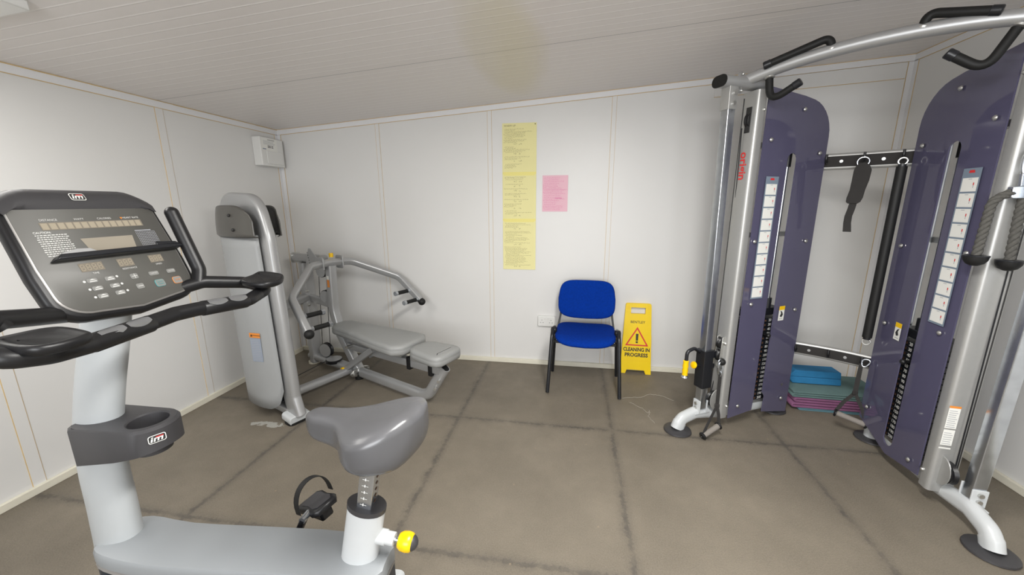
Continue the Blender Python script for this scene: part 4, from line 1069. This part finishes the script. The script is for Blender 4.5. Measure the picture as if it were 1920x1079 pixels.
# ------------------------------------------------------------------ mats and foam blocks
def folded(name, label, x0, x1, y0, y1, layers, t, z0, mt, dark=None, rz=0, tag_cat='mat', jit=.006):
    """a mat folded back and forth: thickness t, several layers"""
    th = thing(name, label, tag_cat, ((x0+x1)/2, (y0+y1)/2, z0), rz, 'folded exercise mats in the stack')
    Mx = Matrix.Translation(((x0+x1)/2, (y0+y1)/2, z0)) @ Matrix.Rotation(rz, 4, 'Z')
    hx = (x1-x0)/2; hy = (y1-y0)/2; pth = []
    g = t*1.28
    for k in range(layers):
        z = t/2+k*g; a = (-hx+random.uniform(0, jit), 0, z); b_ = (hx-random.uniform(0, jit), 0, z)
        a, b_ = (a, b_) if k % 2 else (b_, a)
        pth += [a, b_]
    pp = [V3(pth[0])]
    for i in range(1, len(pth)-1, 2):
        a, b_ = V3(pth[i]), V3(pth[i+1]); s_ = 1 if a.x > 0 else -1; r = (b_.z-a.z)/2
        c = (a+b_)/2; c.x = (a.x+b_.x)/2-s_*.01
        for k in range(9):
            u = -PI/2+PI*k/8; pp.append(c+V3((s_*(r*1.3)*math.cos(u), 0, r*math.sin(u))))
    pp.append(V3(pth[-1]))
    mb = MB(Mx).sweep(pp, rrect(2*hy, t, t*.3, 2), up=(0, 0, 1)) if False else None
    mb = MB(Mx)
    rings = []
    for i, p in enumerate(pp):
        a = pp[max(0, i-1)]; c = pp[min(len(pp)-1, i+1)]; tt = (c-a).normalized(); nn = V3((-tt.z, 0, tt.x))
        e = t*.25
        rings.append([p+nn*t/2+V3((0, -hy+e, 0)), p+nn*(t/2-e)+V3((0, -hy, 0)), p-nn*(t/2-e)+V3((0, -hy, 0)), p-nn*t/2+V3((0, -hy+e, 0)), p-nn*t/2+V3((0, hy, 0)), p+nn*t/2+V3((0, hy, 0))])
    mb.loft(rings)
    obj('folded_foam', mb, mt, th, smooth=50); return th
folded('exercise_mat', 'pale teal folded exercise mat at the bottom of the stack', 1.69, 2.27, 2.865, 3.20, 2, .0095, .0, 'matblue', rz=-.03)
folded('exercise_mat', 'purple folded exercise mat in the middle of the stack', 1.645, 2.25, 2.86, 3.20, 4, .0165, .023, 'matpurple', rz=-.03, jit=.03)
folded('exercise_mat', 'grey teal folded exercise mat on top of the stack under the blue blocks', 1.63, 2.25, 2.855, 3.205, 3, .0125, .108, 'matteal', rz=-.03, jit=.004)
for k, (poly, lab) in enumerate((([(0.0, 0), (.33, 0), (.322, .052), (-.035, .052)], 'blue foam yoga block lying on the mat stack under another block'), ([(-.035, 0), (.322, 0), (.315, .052), (.01, .052)], 'blue foam yoga block on top of the other block'))):
    z0 = .157+.053*k
    b_ = thing('yoga_block', lab, 'block', (1.86, 3.06, z0), group='blue yoga blocks on the mats')
    obj('foam_body', MB().prism(poly, (1.69, 3.12, z0), V3((1, -.02, 0)), (0, 0, 1), .12), 'foamblue', b_, bevel=.006)

# loose pale threads on the floor near the left tower
def thread(label, pts):
    P = []
    for i in range(len(pts)-1):
        a, b_ = V3((*pts[i], .0012)), V3((*pts[i+1], .0012))
        for k in range(6): P.append(a+(b_-a)*k/6+V3((random.uniform(-.004, .004), random.uniform(-.006, .006), 0)))
    P.append(V3((*pts[-1], .0012)))
    o = obj('loose_thread', MB().tube(P, .0011, 5), 'dirt'); tag(o, label, 'thread', 'pale threads on the floor')
thread('longer pale thread lying on the floor between the chair and the left tower foot', [(.416, 2.86), (.567, 2.90), (.65, 2.96), (.728, 2.95), (.81, 2.88)])
thread('pale squiggly thread on the floor in front of the left tower foot', [(.47, 2.80), (.554, 2.72), (.58, 2.66), (.60, 2.70), (.575, 2.62), (.60, 2.53)])

# ------------------------------------------------------------------ exercise bike
BA = math.radians(2.0); ba = V3((math.cos(BA), math.sin(BA), 0)); bn = V3((-math.sin(BA), math.cos(BA), 0))
BO = ba*-1.0+bn*.93
BK = Matrix.Translation(BO) @ Matrix.Rotation(BA, 4, 'Z')
bk = thing('exercise_bike', 'upright exercise bike with a black console and saddle in the foreground', 'exercise bike', tuple(BO), BA)
def KB(): return MB(BK)
# floor frame
obj('floor_rail', KB().sweep([(-.62, 0, .05), (.42, 0, .05)], rrect(.09, .05, .012), up=(0, 0, 1)), 'bikewhite', bk)
for x in (-.60, .38):
    obj('cross_foot', KB().sweep([(x, -.26, .045), (x, .26, .045)], rrect(.07, .05, .02), up=(0, 0, 1)), 'bikewhite', bk)
    for s_ in (-1, 1): obj('rubber_foot', KB().cyl((x, s_*.23, 0), (x, s_*.23, .03), .028), 'rubber', bk)
# shroud: side outline swept across
def hw(x):  # half width of the shroud along its length
    if x < -.40: return .045+.045*math.sqrt(max(0, 1-((-.40-x)/.11)**2))
    if x > .40: return .030+.056*math.sqrt(max(0, 1-((x-.40)/.095)**2))
    return .090-.004*max(0, (x)/.4)
xs = [-.51, -.505, -.495, -.47, -.44, -.40, -.36, -.28, -.18, -.08, .02, .12, .22, .32, .40, .43, .455, .475, .485, .492]
def ztopd(x): return .385+.015*math.exp(-((x+.46)/.10)**2)+.035*min(1, max(0, (x+.25)/.5))
def ring(x, z0, z1, ww, crown=.008):
    r = []
    w_ = hw(x)*ww
    for v, z in ((-1, z0), (-1, z1-.012), (-.93, z1-.002), (-.6, z1+crown*.6), (0, z1+crown), (.6, z1+crown*.6), (.93, z1-.002), (1, z1-.012), (1, z0)):
        r.append((x, v*w_, z))
    return r
obj('shroud_top', KB().loft([ring(x, ztopd(x)-.045, ztopd(x), 1.0) for x in xs]), 'shroud', bk, smooth=40)
obj('shroud_side', KB().loft([ring(x*.985, .09+.10*max(0, abs(x)-.4), ztopd(x)-.046, .965, 0) for x in xs]), 'navy', bk, smooth=40)
obj('shroud_trim', KB().loft([ring(x*1.002, ztopd(x)-.058, ztopd(x)-.047, 1.01, 0) for x in xs]), 'facerim', bk, smooth=40)
# console column
cp = [(-.482, .37), (-.474, .52), (-.470, .66), (-.450, .80), (-.405, .95), (-.357, 1.08), (-.315, 1.20), (-.295, 1.26)]
def smooth_path(p, n=4):
    out = []
    for i in range(len(p)-1):
        p0 = p[max(0, i-1)]; p1 = p[i]; p2 = p[i+1]; p3 = p[min(len(p)-1, i+2)]
        for k in range(n):
            t = k/n; out.append(tuple(.5*((2*b_)+(-a+c)*t+(2*a-5*b_+4*c-d_)*t*t+(-a+3*b_-3*c+d_)*t**3) for a, b_, c, d_ in zip(p0, p1, p2, p3)))
    out.append(p[-1]); return out
cpp = [(x, 0, z) for x, z in smooth_path(cp)]
nn_ = len(cpp)
obj('console_column', KB().sweep(cpp, [(u*1, v*1) for u, v in ellipse(.062, .088, 32)], up=(1, 0, 0), scale=[.86-.16*i/(nn_-1) for i in range(nn_)]), 'bikepaint', bk, smooth=60)
# cup holder collar
def cup_out():
    pts = [(-.470, -.06), (-.445, -.078), (-.315, -.076)]
    for k in range(13):
        a = -PI/2+PI*k/12*1.0; pts.append((-.258+.075*math.cos(a), .0+.075*math.sin(a)*1.0))
    pts += [(-.315, .076), (-.445, .078), (-.470, .06)]
    return pts
o2 = cup_out(); mb = KB()
zt = lambda x: .842+.0*x
def cupring(z_off_top, ins):
    return o2
body = []
for ins, top in ((.0, 0), (0, 1), (.006, 2)):
    rg = []
    for x, y_ in o2:
        cx = -.33; f = 1-(ins/.09)
        zb = .722+.066*min(1, max(0, (x+.40)/.27))
        z = zb if top == 0 else (.838 if top == 1 else .846)
        rg.append((cx+(x-cx)*f, y_*f, z))
    body.append(rg)
# top face with a round hole: build outer wall, then bridge to the cup circle
nO = len(o2); mb.loft(body, cap=False); mb.add([body[0][k] for k in range(nO)], [tuple(range(nO))])
hole_c = (-.260, 0); hr = .050
def hole_ring(r, z): 
    out = []
    for x, y_ in o2:
        a = math.atan2(y_-hole_c[1], x-hole_c[0]); out.append((hole_c[0]+r*math.cos(a), hole_c[1]+r*math.sin(a), z))
    return out
nc = 120
top_poly = body[2]
# resample both rings by angle for an even bridge
def outer_at(a):
    best = None; d = (math.cos(a), math.sin(a))
    for k in range(nO):
        p, q = top_poly[k], top_poly[(k+1) % nO]
        x1, y1, x2, y2 = p[0]-hole_c[0], p[1]-hole_c[1], q[0]-hole_c[0], q[1]-hole_c[1]
        den = d[0]*(y2-y1)-d[1]*(x2-x1)
        if abs(den) < 1e-9: continue
        t = (x1*(y2-y1)-y1*(x2-x1))/den; u = (x1*d[1]-y1*d[0])/den
        if t > 0 and -1e-6 <= u <= 1+1e-6 and (best is None or t < best): best = t
    return (hole_c[0]+best*d[0], hole_c[1]+best*d[1], .846)
A_ = [2*PI*k/nc for k in range(nc)]
cr_ = lambda r, z: [(hole_c[0]+r*math.cos(a), hole_c[1]+r*math.sin(a), z) for a in A_]
mb.loft([[outer_at(a) for a in A_], cr_(hr+.004, .847), cr_(hr, .843), cr_(hr-.004, .745)], cap=False)
mb.add(cr_(hr-.004, .745), [tuple(range(nc))])
ch_ = obj('cup_holder', mb, 'darkgrey', bk, smooth=40)
def logo(Mx, s, parent, name='maker_logo'):
    """rounded frame with the letters im, the m with a red bar"""
    out = rrect(1.9*s, 1.15*s, 0.28*s); o1 = flat(MB(), out, Mx, .0008); lg = obj(name, o1, 'card', parent)
    obj('logo_field', flat(MB(), rrect(1.72*s, .97*s, .22*s), Mx, .0014), 'printblack', lg)
    sh_ = .10*s
    def sl(poly): return [(x+sh_*y/(.4*s), y) for x, y in poly]
    mb = MB()
    flat(mb, sl(rect(-.66*s, -.34*s, -.46*s, .12*s)), Mx, .002); flat(mb, sl(rect(-.66*s, .20*s, -.46*s, .34*s)), Mx, .002)
    flat(mb, sl([(-.34*s, -.34*s), (-.16*s, -.34*s), (-.16*s, .04*s), (.05*s, .04*s), (.05*s, -.34*s), (.23*s, -.34*s), (.23*s, .04*s), (.44*s, .04*s), (.44*s, -.34*s), (.62*s, -.34*s), (.62*s, .17*s), (-.34*s, .17*s)]), Mx, .002)
    obj('logo_letters', mb, 'card', lg)
    obj('logo_bar', flat(MB(), sl(rect(-.20*s, .23*s, .62*s, .34*s)), Mx, .0022), 'printred', lg)
    return lg
# logo follows the rounded nose of the cup holder, towards the rider's near side
la = math.radians(-30); lc = (-.258+.0753*math.cos(la), .0753*math.sin(la), .812)
logo(BK @ frame(lc, (-math.sin(la), math.cos(la), 0), (0, 0, 1)), .022, ch_)

# seat tube, collar, post, knob
sp_ = V3((.036, 0, .190)).normalized()
tb = V3((.392, 0, .385)); tt_ = V3((.438, 0, .605))
oval = ellipse(.040, .058, 28)
# sweep profile: first axis sideways, second along the bike
obj('seat_tube', KB().sweep([tb, tt_], oval, up=(1, 0, 0)), 'bikewhite', bk, smooth=50)
obj('tube_collar', KB().sweep([tt_-sp_*.004, tt_+sp_*.012], ellipse(.041, .060, 28), up=(1, 0, 0)), 'darkgrey', bk, smooth=50)
ptop = V3((.474, 0, .80))
stp = obj('seat_post', KB().sweep([tt_-sp_*.05, ptop], rrect(.044, .046, .003), up=(1, 0, 0)), 'chrome', bk)
mk = MB(); mo = MB()
side_v = V3((0, -1, 0))
Fps = BK @ frame(tt_+sp_*0.012-V3((0, .0222, 0)), (sp_.z, 0, -sp_.x), sp_)
Fpf = BK @ frame(tt_+sp_*0.012+V3((sp_.z, 0, -sp_.x))*.0232, (0, 1, 0), sp_)
for k in range(6):
    z = .012+.022*k; flat(mk, rect(-.012, z, .008, z+.0016), Fps, .0006); flat(mk, rect(-.004, z-.003, -.001, z+.006), Fps, .0007)
    mo.cur = 0; add_h = [(.0065*math.cos(2*PI*j/10), z+.004+.0045*math.sin(2*PI*j/10)) for j in range(10)]; flat(mo, add_h, Fpf, .0006)
obj('height_marks', mk, 'card', stp); obj('post_holes', mo, 'holes', stp)
kb0 = V3((.482, 0, .500)); kd = V3((.99, 0, -.12)).normalized()
ks = obj('knob_sleeve', KB().cyl(kb0-kd*.05, kb0+kd*.012, .0225).cyl(kb0+kd*.010, kb0+kd*.038, .0195), 'bikewhite', bk, bevel=.002)
obj('knob_pin', KB().cyl(kb0+kd*.036, kb0+kd*.06, .0075), 'chrome', bk)
kn = obj('adjustment_knob', KB().lathe([(.010, .050), (.021, .052), (.027, .062), (.029, .078), (.027, .090), (.023, .095)], kb0, kd, 32), 'yellowk', bk)
obj('knob_cap', KB().lathe([(.0232, .092), (.022, .098), (.017, .105), (.009, .110), (.001, .112)], kb0, kd, 24), 'darkgrey', kn)

# saddle
SY = math.radians(-12)
SM = BK @ Matrix.Translation((.452, 0, .016)) @ Matrix.Rotation(SY, 4, 'Z')
def sad_w(u):   # half width, u=0 nose .. 1 rear
    nose = .036*math.sqrt(max(0, 1-(1-min(1, u/.16))**2)) if u < .16 else .036
    g = 1/(1+math.exp(-(u-.50)*13)); w_ = nose+(.142-.036)*g
    if u > .70: w_ *= math.sqrt(max(0, 1-((u-.70)/.305)**2))*.96+.04*(1-(u-.7)/.3)
    return max(w_, .002)
rings = []; nu = 40
for i in range(nu+1):
    u = i/nu; u = .5-.5*math.cos(PI*u); x = -.205+.392*u; w_ = sad_w(u)
    endf = min(1, math.sqrt(max(0, 1-(1-min(1, u/.10))**2))) if u < .10 else (math.sqrt(max(0, 1-((u-.88)/.122)**2)) if u > .88 else 1)
    zc0 = .868+.014*(2*u-1)+.040*max(0, u-.50)**1.2*2.0
    hu = (.026+.012*u)*max(endf, .03); hb = (.060+.062*u)*max(endf, .03)
    r = []
    for k in range(28):
        a = 2*PI*k/28; ca, sa = math.cos(a), math.sin(a)
        y_ = w_*math.copysign(abs(ca)**.72, ca)
        dz = hu*abs(sa)**.85 if sa >= 0 else -hb*abs(sa)**.55
        if sa >= 0: dz -= .006*math.exp(-(y_/.022)**2)*(1 if u > .35 else u/.35)
        r.append((x, y_*(1+.04*(sa < 0)), zc0+dz-.10*abs(y_)**1.0*abs(y_)*6.0*.35))
    rings.append(r)
obj('saddle', MB(SM).loft(rings), 'vinyl', bk, smooth=80)
obj('saddle_base', KB().box((.47, 0, .795), (.09, .07, .03)), 'blacksteel', bk, bevel=.005)

# handlebar
def HB(path, r=.021, rad=.04, name='handlebar', mt='black', par=None, n=16):
    return obj(name, KB().tube(fillet(path, rad, 6), r, n), mt, par or bk)
fr = []
for s_ in (1,):
    pass
bar = [(-.075, -.29, 1.185), (-.062, -.23, 1.178), (-.085, -.06, 1.192), (-.092, 0, 1.194), (-.085, .06, 1.192), (-.062, .23, 1.178), (-.075, .29, 1.185)]
full = [(-.35, -.02, 1.205), (-.255, -.13, 1.225), (-.17, -.315, 1.268), (-.11, -.375, 1.24), (-.055, -.375, 1.213), (-.035, -.31, 1.20), (-.058, -.23, 1.190)]+bar[2:]+[(-.075, .335, 1.195), (-.135, .325, 1.22), (-.20, .205, 1.245), (-.255, .13, 1.225), (-.35, .02, 1.205)]
hb_ = HB(full, .0210, [.04, .08, .05, .05, .05, .08, .06, .06, .06, .08, .04, .05, .08, .05, .04], n=18)
for sy in (-1, 1):
    hy = .215 if sy > 0 else .315; hx = 0 if sy > 0 else .035
    HB([(-.205+hx, sy*(hy-.02), 1.243), (-.215+hx, sy*hy, 1.285), (-.285+hx, sy*(hy+.005), 1.475)], .020, .05, 'horn_grip')
    obj('horn_tip', KB().sphere((-.285+hx, sy*(hy+.005), 1.475), .0202, 8), 'black', bk)
    # dished forearm pad
    outl = [(-.060, .040), (-.035, .054), (.010, .056), (.045, .048), (.058, .020), (.056, -.020), (.040, -.050), (-.005, -.060), (-.045, -.052), (-.062, -.015)]
    pcx, pcy = (-.075, .325) if sy > 0 else (-.045, .305)
    pts = []; n_ = len(outl)
    for i in range(n_):
        p0, p1, p2, p3 = [outl[(i+k) % n_] for k in (-1, 0, 1, 2)]
        for k in range(4):
            t = k/4; pts.append(tuple(.5*((2*b_)+(-a+c)*t+(2*a-5*b_+4*c-d_)*t*t+(-a+3*b_-3*c+d_)*t**3) for a, b_, c, d_ in zip(p0, p1, p2, p3)))
    pts = [(x, sy*y_) for x, y_ in pts]
    if sy < 0: pts = pts[::-1]
    tmp = MB(); tmp.pad(pts, [(.014, -.016), (.003, -.011), (0, 0), (.002, .006), (.006, .009), (.014, .007), (.030, .004)])
    mb = KB(); mb.add([(pcx+p.x, sy*pcy+p.y, 1.226+p.z-.10*p.x+(6.0 if sy > 0 else 1.5)*max(0, sy*p.y)**2+1.0*p.x**2) for p in tmp.v], tmp.f)
    obj('forearm_pad', mb, 'black', bk, smooth=60)
    # pulse grips with steel sensor plates
    g0, g1 = V3((-.0835, sy*.075, 1.190)), V3((-.064, sy*.222, 1.178 if sy > 0 else 1.189)); gd = (g1-g0).normalized()
    L = (g1-g0).length
    g = obj('pulse_grip', KB().lathe([(.0212, 0), (.0232, .003), (.0232, L-.003), (.0212, L)], g0, gd), 'black', bk)
    upv = V3((.75, 0, 1)); upv = (upv-gd*upv.dot(gd)).normalized(); sdv = gd.cross(upv)
    for a0, a1 in ((.012, .072), (.080, .140)):
        rg = []
        for i in range(9):
            u = i/8; wv = .62*math.sin(PI*min(1, max(0, .08+.84*u)))**.6
            rg.append([g0+gd*(a0+(a1-a0)*u)+(upv*math.cos(wv*q)+sdv*math.sin(wv*q))*.0246 for q in (-1, -.5, 0, .5, 1)])
        mb = KB(); vs = [p for r in rg for p in r]; mb.add(vs, [(5*i+k, 5*i+k+1, 5*i+k+6, 5*i+k+5) for i in range(8) for k in range(4)])
        o = obj('sensor_plate', mb, 'chrome', g, smooth=60)

# console
cu0 = V3((-.210, .018, 1.195)); cv = V3((-.125, 0, .295)).normalized(); cu = V3((0, 1, 0)); cn = cu.cross(cv)
FC = frame(cu0, cu, cv); FCW = BK @ FC
def con_outline(w0, w1, hgt, r, y0=0.0):
    """wider at the bottom corners rounded, straight top"""
    pts = []
    for k in range(9): a = -PI/2-PI/2*k/8; pts.append((-w0+r+r*math.cos(a), y0+r*.85+r*.85*math.sin(a)))
    pts += [(-w0-.002, y0+.13), (-w1, hgt)]
    pts += [(w1, hgt), (w0+.002, y0+.13)]
    for k in range(9): a = 0-PI/2*k/8; pts.append((w0-r+r*math.cos(a), y0+r*.85+r*.85*math.sin(a)))
    pts.append((0, y0-.012)); return pts[::-1]
mb = MB(BK @ FC)
outl = con_outline(.193, .184, .325, .080, .010)
mb.pad(outl, [(.03, -.042), (.012, -.036), (0, -.02), (0, -.004), (.005, .004), (.010, .006)])
con = obj('console', mb, 'black', bk, smooth=45)
# raised hood over the top
hood = KB(); rg = []
for k in range(9):
    a = PI*k/8
for i in range(21):
    u = -1+2*i/20; x = u*.178; drop = .10*max(0, abs(u)-.62)**1.6*1.6; r = []
    prof_ = [(.312, .006), (.335, .014), (.358, .012), (.376, .000), (.384, -.020), (.380, -.045), (.360, -.060), (.312, -.058)]
    for v, d_ in prof_: 
        vv = v-(drop if v > .33 else 0)
        r.append(cu0+cu*(x+.0)+cv*vv+cn*d_)
    rg.append(r)
hood.loft(rg); obj('console_hood', hood, 'darkgrey', con, smooth=50)
mb = MB(BK @ FC); mb.pad(con_outline(.178, .172, .318, .070, .026), [(0, .004), (0, .0075), (.002, .009)]); rim = obj('face_rim', mb, 'facerim', con, smooth=45)
mb = MB(BK @ FC); mb.pad(con_outline(.1735, .169, .3165, .066, .031), [(0, .006), (0, .0098), (.0005, .0102)]); fp = obj('face_plate', mb, 'face', con, smooth=45)
FCF = BK @ FC @ Matrix.Translation((-.018, 0, .0104))   # print plane; u is measured from the bike's middle
def cf(name, polys, mt, lift=.0004, par=None):
    mb = MB()
    for p in polys: flat(mb, p, FCF, lift)
    return obj(name, mb, mt, par or fp)
cf('message_display', [rect(-.105, .259, .137, .280)], 'led')
cf('display_cells', [rect(-.103+.0171*k, .261, -.103+.0171*k+.0135, .278) for k in range(14)], 'ledon', .0007)
cf('lcd_window', [[(-.030, .188), (.083, .188), (.090, .231), (-.040, .231)]], 'lcd')
def seven(x, y, w_, h_):
    t = w_*.2; return [rect(x+t, y+h_-t, x+w_-t, y+h_), rect(x+t, y+h_/2-t/2, x+w_-t, y+h_/2+t/2), rect(x+t, y, x+w_-t, y+t), rect(x, y+t, x+t, y+h_/2-t*.3), rect(x+w_-t, y+t, x+w_, y+h_/2-t*.3), rect(x, y+h_/2+t*.3, x+t, y+h_-t), rect(x+w_-t, y+h_/2+t*.3, x+w_, y+h_-t)]
for nd, x0, nm_ in ((4, -.078, 'time_display'), (3, .012, 'resistance_display'), (3, .098, 'speed_display')):
    wv = .0135*nd; d_ = cf(nm_, [rect(x0, .138, x0+wv, .162)], 'led')
    po_ = []
    for k in range(nd): po_ += seven(x0+.002+.0132*k, .141, .0095, .018)
    cf('digits', po_, 'ledon', .0008, d_)
btns = [(-.068, .112, .024, .013), (-.066, .089, .024, .013), (-.064, .066, .024, .013), (-.027, .110, .024, .013), (-.025, .088, .024, .013), (-.022, .066, .024, .013), (.033, .105, .020, .016), (.034, .073, .020, .016), (.088, .104, .028, .013), (.141, .103, .026, .013)]
for x, y_, w_, h_ in btns:
    mb = MB(FCF); mb.prism(rrect(w_, h_, .004), (x, y_, 0), (1, 0, 0), (0, 1, 0), .0016); obj('button', mb, 'button', fp, bevel=.0005)
for x, y_, mt in ((.091, .071, 'teal'), (.145, .070, 'orange')):
    mb = MB(FCF); mb.prism(rrect(.028, .023, .006), (x, y_, 0), (1, 0, 0), (0, 1, 0), .0016); b_ = obj('button', mb, mt, fp, bevel=.0005)
    mb = MB(FCF); mb.prism(rrect(.026, .021, .005), (x, y_, .0016), (1, 0, 0), (0, 1, 0), .0006); obj('button_face', mb, 'button', b_)
def ct(mb, s, size, x, y, al='CENTER', **k): add_text(mb, s, size, x, y, al, FCF, **k)
mb = MB()
for s, x, y_ in (('DISTANCE', -.083, .2865), ('WATT', -.018, .2865), ('CALORIES', .042, .2865), ('HEART RATE', .112, .2865)):
    mb = MB(); ct(mb, s, .0078, x, y_, thick=.001); obj('face_lettering', mb, 'print', fp)
for s, x in (('TIME', -.05, ), ('RESISTANCE', .034), ('SPEED', .118)):
    mb = MB(); ct(mb, s, .0070, x, .131, thick=.001); obj('face_lettering', mb, 'print', fp)
mb = MB()
ct(mb, 'CAUTION:', .0074, -.127, .253, 'LEFT', thick=.001, bold=.0002)
for k in range(11): 
    y_ = .246-.0056*k; x = -.127+random.uniform(0, .003)
    while x < -.064:
        l_ = random.uniform(.002, .007); flat(mb, rect(x, y_-.0012, min(x+l_, -.058), y_+.0012), FCF, .001); x += l_+.0014
obj('caution_text', mb, 'print', fp)
mb = MB()
for k in range(10): flat(mb, rect(.103, .190+.0055*k, .158, .1908+.0055*k), FCF, .001)
for k in range(12): flat(mb, rect(.103+.005*k, .190, .1038+.005*k, .240), FCF, .001)
flat(mb, rect(.103, .243, .150, .2455), FCF, .001)
obj('chart_grid', mb, 'printgrey', fp)
mb = MB(); ct(mb, '\u2665' if False else 'v', .009, .086, .2865, thick=.0012, bold=.0008); obj('heart_mark', mb, 'orange', fp)
mb = MB()
for x, y_ in ((-.086, .112), (-.084, .089), (-.082, .066), (-.009, .113), (-.007, .090), (-.003, .068)):
    flat(mb, [(x+.0032*math.cos(2*PI*k/12), y_+.0032*math.sin(2*PI*k/12)) for k in range(12)], FCF, .001)
flat(mb, rect(.026, .1042, .040, .1058), FCF, .003); flat(mb, rect(.0322, .098, .0338, .112), FCF, .003); flat(mb, rect(.027, .0722, .041, .0738), FCF, .003)
for x, y_ in ((-.068, .112), (-.066, .089), (-.064, .066), (-.027, .110), (-.025, .088), (-.022, .066)):
    flat(mb, [(x-.008, y_+.001), (x, y_+.0045), (x+.008, y_+.001)], FCF, .003); flat(mb, rect(x-.008, y_-.004, x+.008, y_-.0015), FCF, .003)
ct(mb, 'TARGET', .0060, .088, .104, thick=.003); ct(mb, 'ENTER', .0060, .141, .103, thick=.003)
obj('button_marks', mb, 'print', fp)
mb = MB(); ct(mb, 'QUICK', .0062, .091, .0745, thick=.0036); ct(mb, 'START', .0062, .091, .067, thick=.0036); obj('start_lettering', mb, 'teal', fp)
mb = MB(); ct(mb, 'STOP', .0068, .145, .070, thick=.0036); obj('stop_lettering', mb, 'orange', fp)
# reading ledge
mb = MB(BK @ FC @ Matrix.Translation((-.018, 0, .0)))
mb.prism([(-.130, .172), (.200, .172), (.196, .182), (.150, .186), (-.115, .186)], (0, 0, .009), (1, 0, 0), (0, 1, 0), .030)
ld = obj('reading_ledge', mb, 'blacksteel', fp, bevel=.003)
mb = MB(BK @ FC @ Matrix.Translation((-.018, 0, .0)))
mb.prism([(-.112, .185), (-.034, .185), (-.048, .1955), (-.075, .197), (-.108, .190)], (0, 0, .031), (1, 0, 0), (0, 1, 0), .004)
obj('page_stop', mb, 'silver', ld, bevel=.001)
mb = MB(BK @ FC @ Matrix.Translation((-.018, 0, .0)))
mb.prism([(.124, .184), (.198, .182), (.185, .192), (.126, .197)], (0, 0, .031), (1, 0, 0), (0, 1, 0), .004)
obj('page_stop', mb, 'blacksteel', ld, bevel=.001)
lgm = BK @ frame(cu0+cu*-.012+cv*.350+cn*.0145, cu, (cv-cn*.12))
logo(lgm, .0185, con)
# console neck behind
obj('console_neck', KB().box((-.318, 0, 1.25), (.05, .09, .10)), 'black', bk, bevel=.02)

# cranks and pedals
ax = V3((.05, 0, .26))
for sy, end in ((1, V3((.118, .155, .405))), (-1, V3((-.02, -.155, .13)))):
    off = .115*sy
    obj('crank_arm', KB().sweep([(ax.x, off, ax.z), (end.x, off*1.12, end.z)], rrect(.022, .030, .008), up=(0, 1, 0)), 'blacksteel', bk)
    obj('pedal_axle', KB().cyl((end.x, off, end.z), (end.x, off+sy*.04, end.z), .012), 'chrome', bk)
    tl_ = .35 if sy > 0 else .1
    PMx = BK @ Matrix.Translation((end.x+.005, off+sy*.085, end.z)) @ Matrix.Rotation(-.28, 4, 'Y') @ Matrix.Rotation(-.42*sy, 4, 'Z') @ Matrix.Scale(1.2, 4)
    outl = [(-.055, -.032), (-.035, -.043), (0, -.038), (.035, -.043), (.055, -.030), (.055, .030), (.035, .043), (0, .038), (-.035, .043), (-.055, .032)]
    mb = MB(PMx).pad(outl, [(.01, -.013), (.001, -.009), (0, .003), (.004, .009), (.012, .011)]); pd = obj('pedal', mb, 'black', bk, smooth=50)
    obj('pedal_tread', MB(PMx).pad([(x*.78, y_*.72) for x, y_ in outl], [(0, .0105), (0, .013)]), 'darkgrey', pd)
    obj('pedal_weight', MB(PMx).box((0.0, 0, -.028), (.07, .04, .035)), 'black', pd, bevel=.008)
    # strap arching over the foot space
    rgp = []
    for k in range(17):
        a = PI*k/16; rgp.append(PMx @ V3((-.012+.01*math.sin(a), -.052*math.cos(a)*1.05, .004+.082*math.sin(a)**.8)))
    wv = PMx.to_3x3() @ V3((1, 0, 0))
    obj('pedal_strap', ribbon(MB(), rgp, [.030]*17, .003, wv), 'rubber', pd)
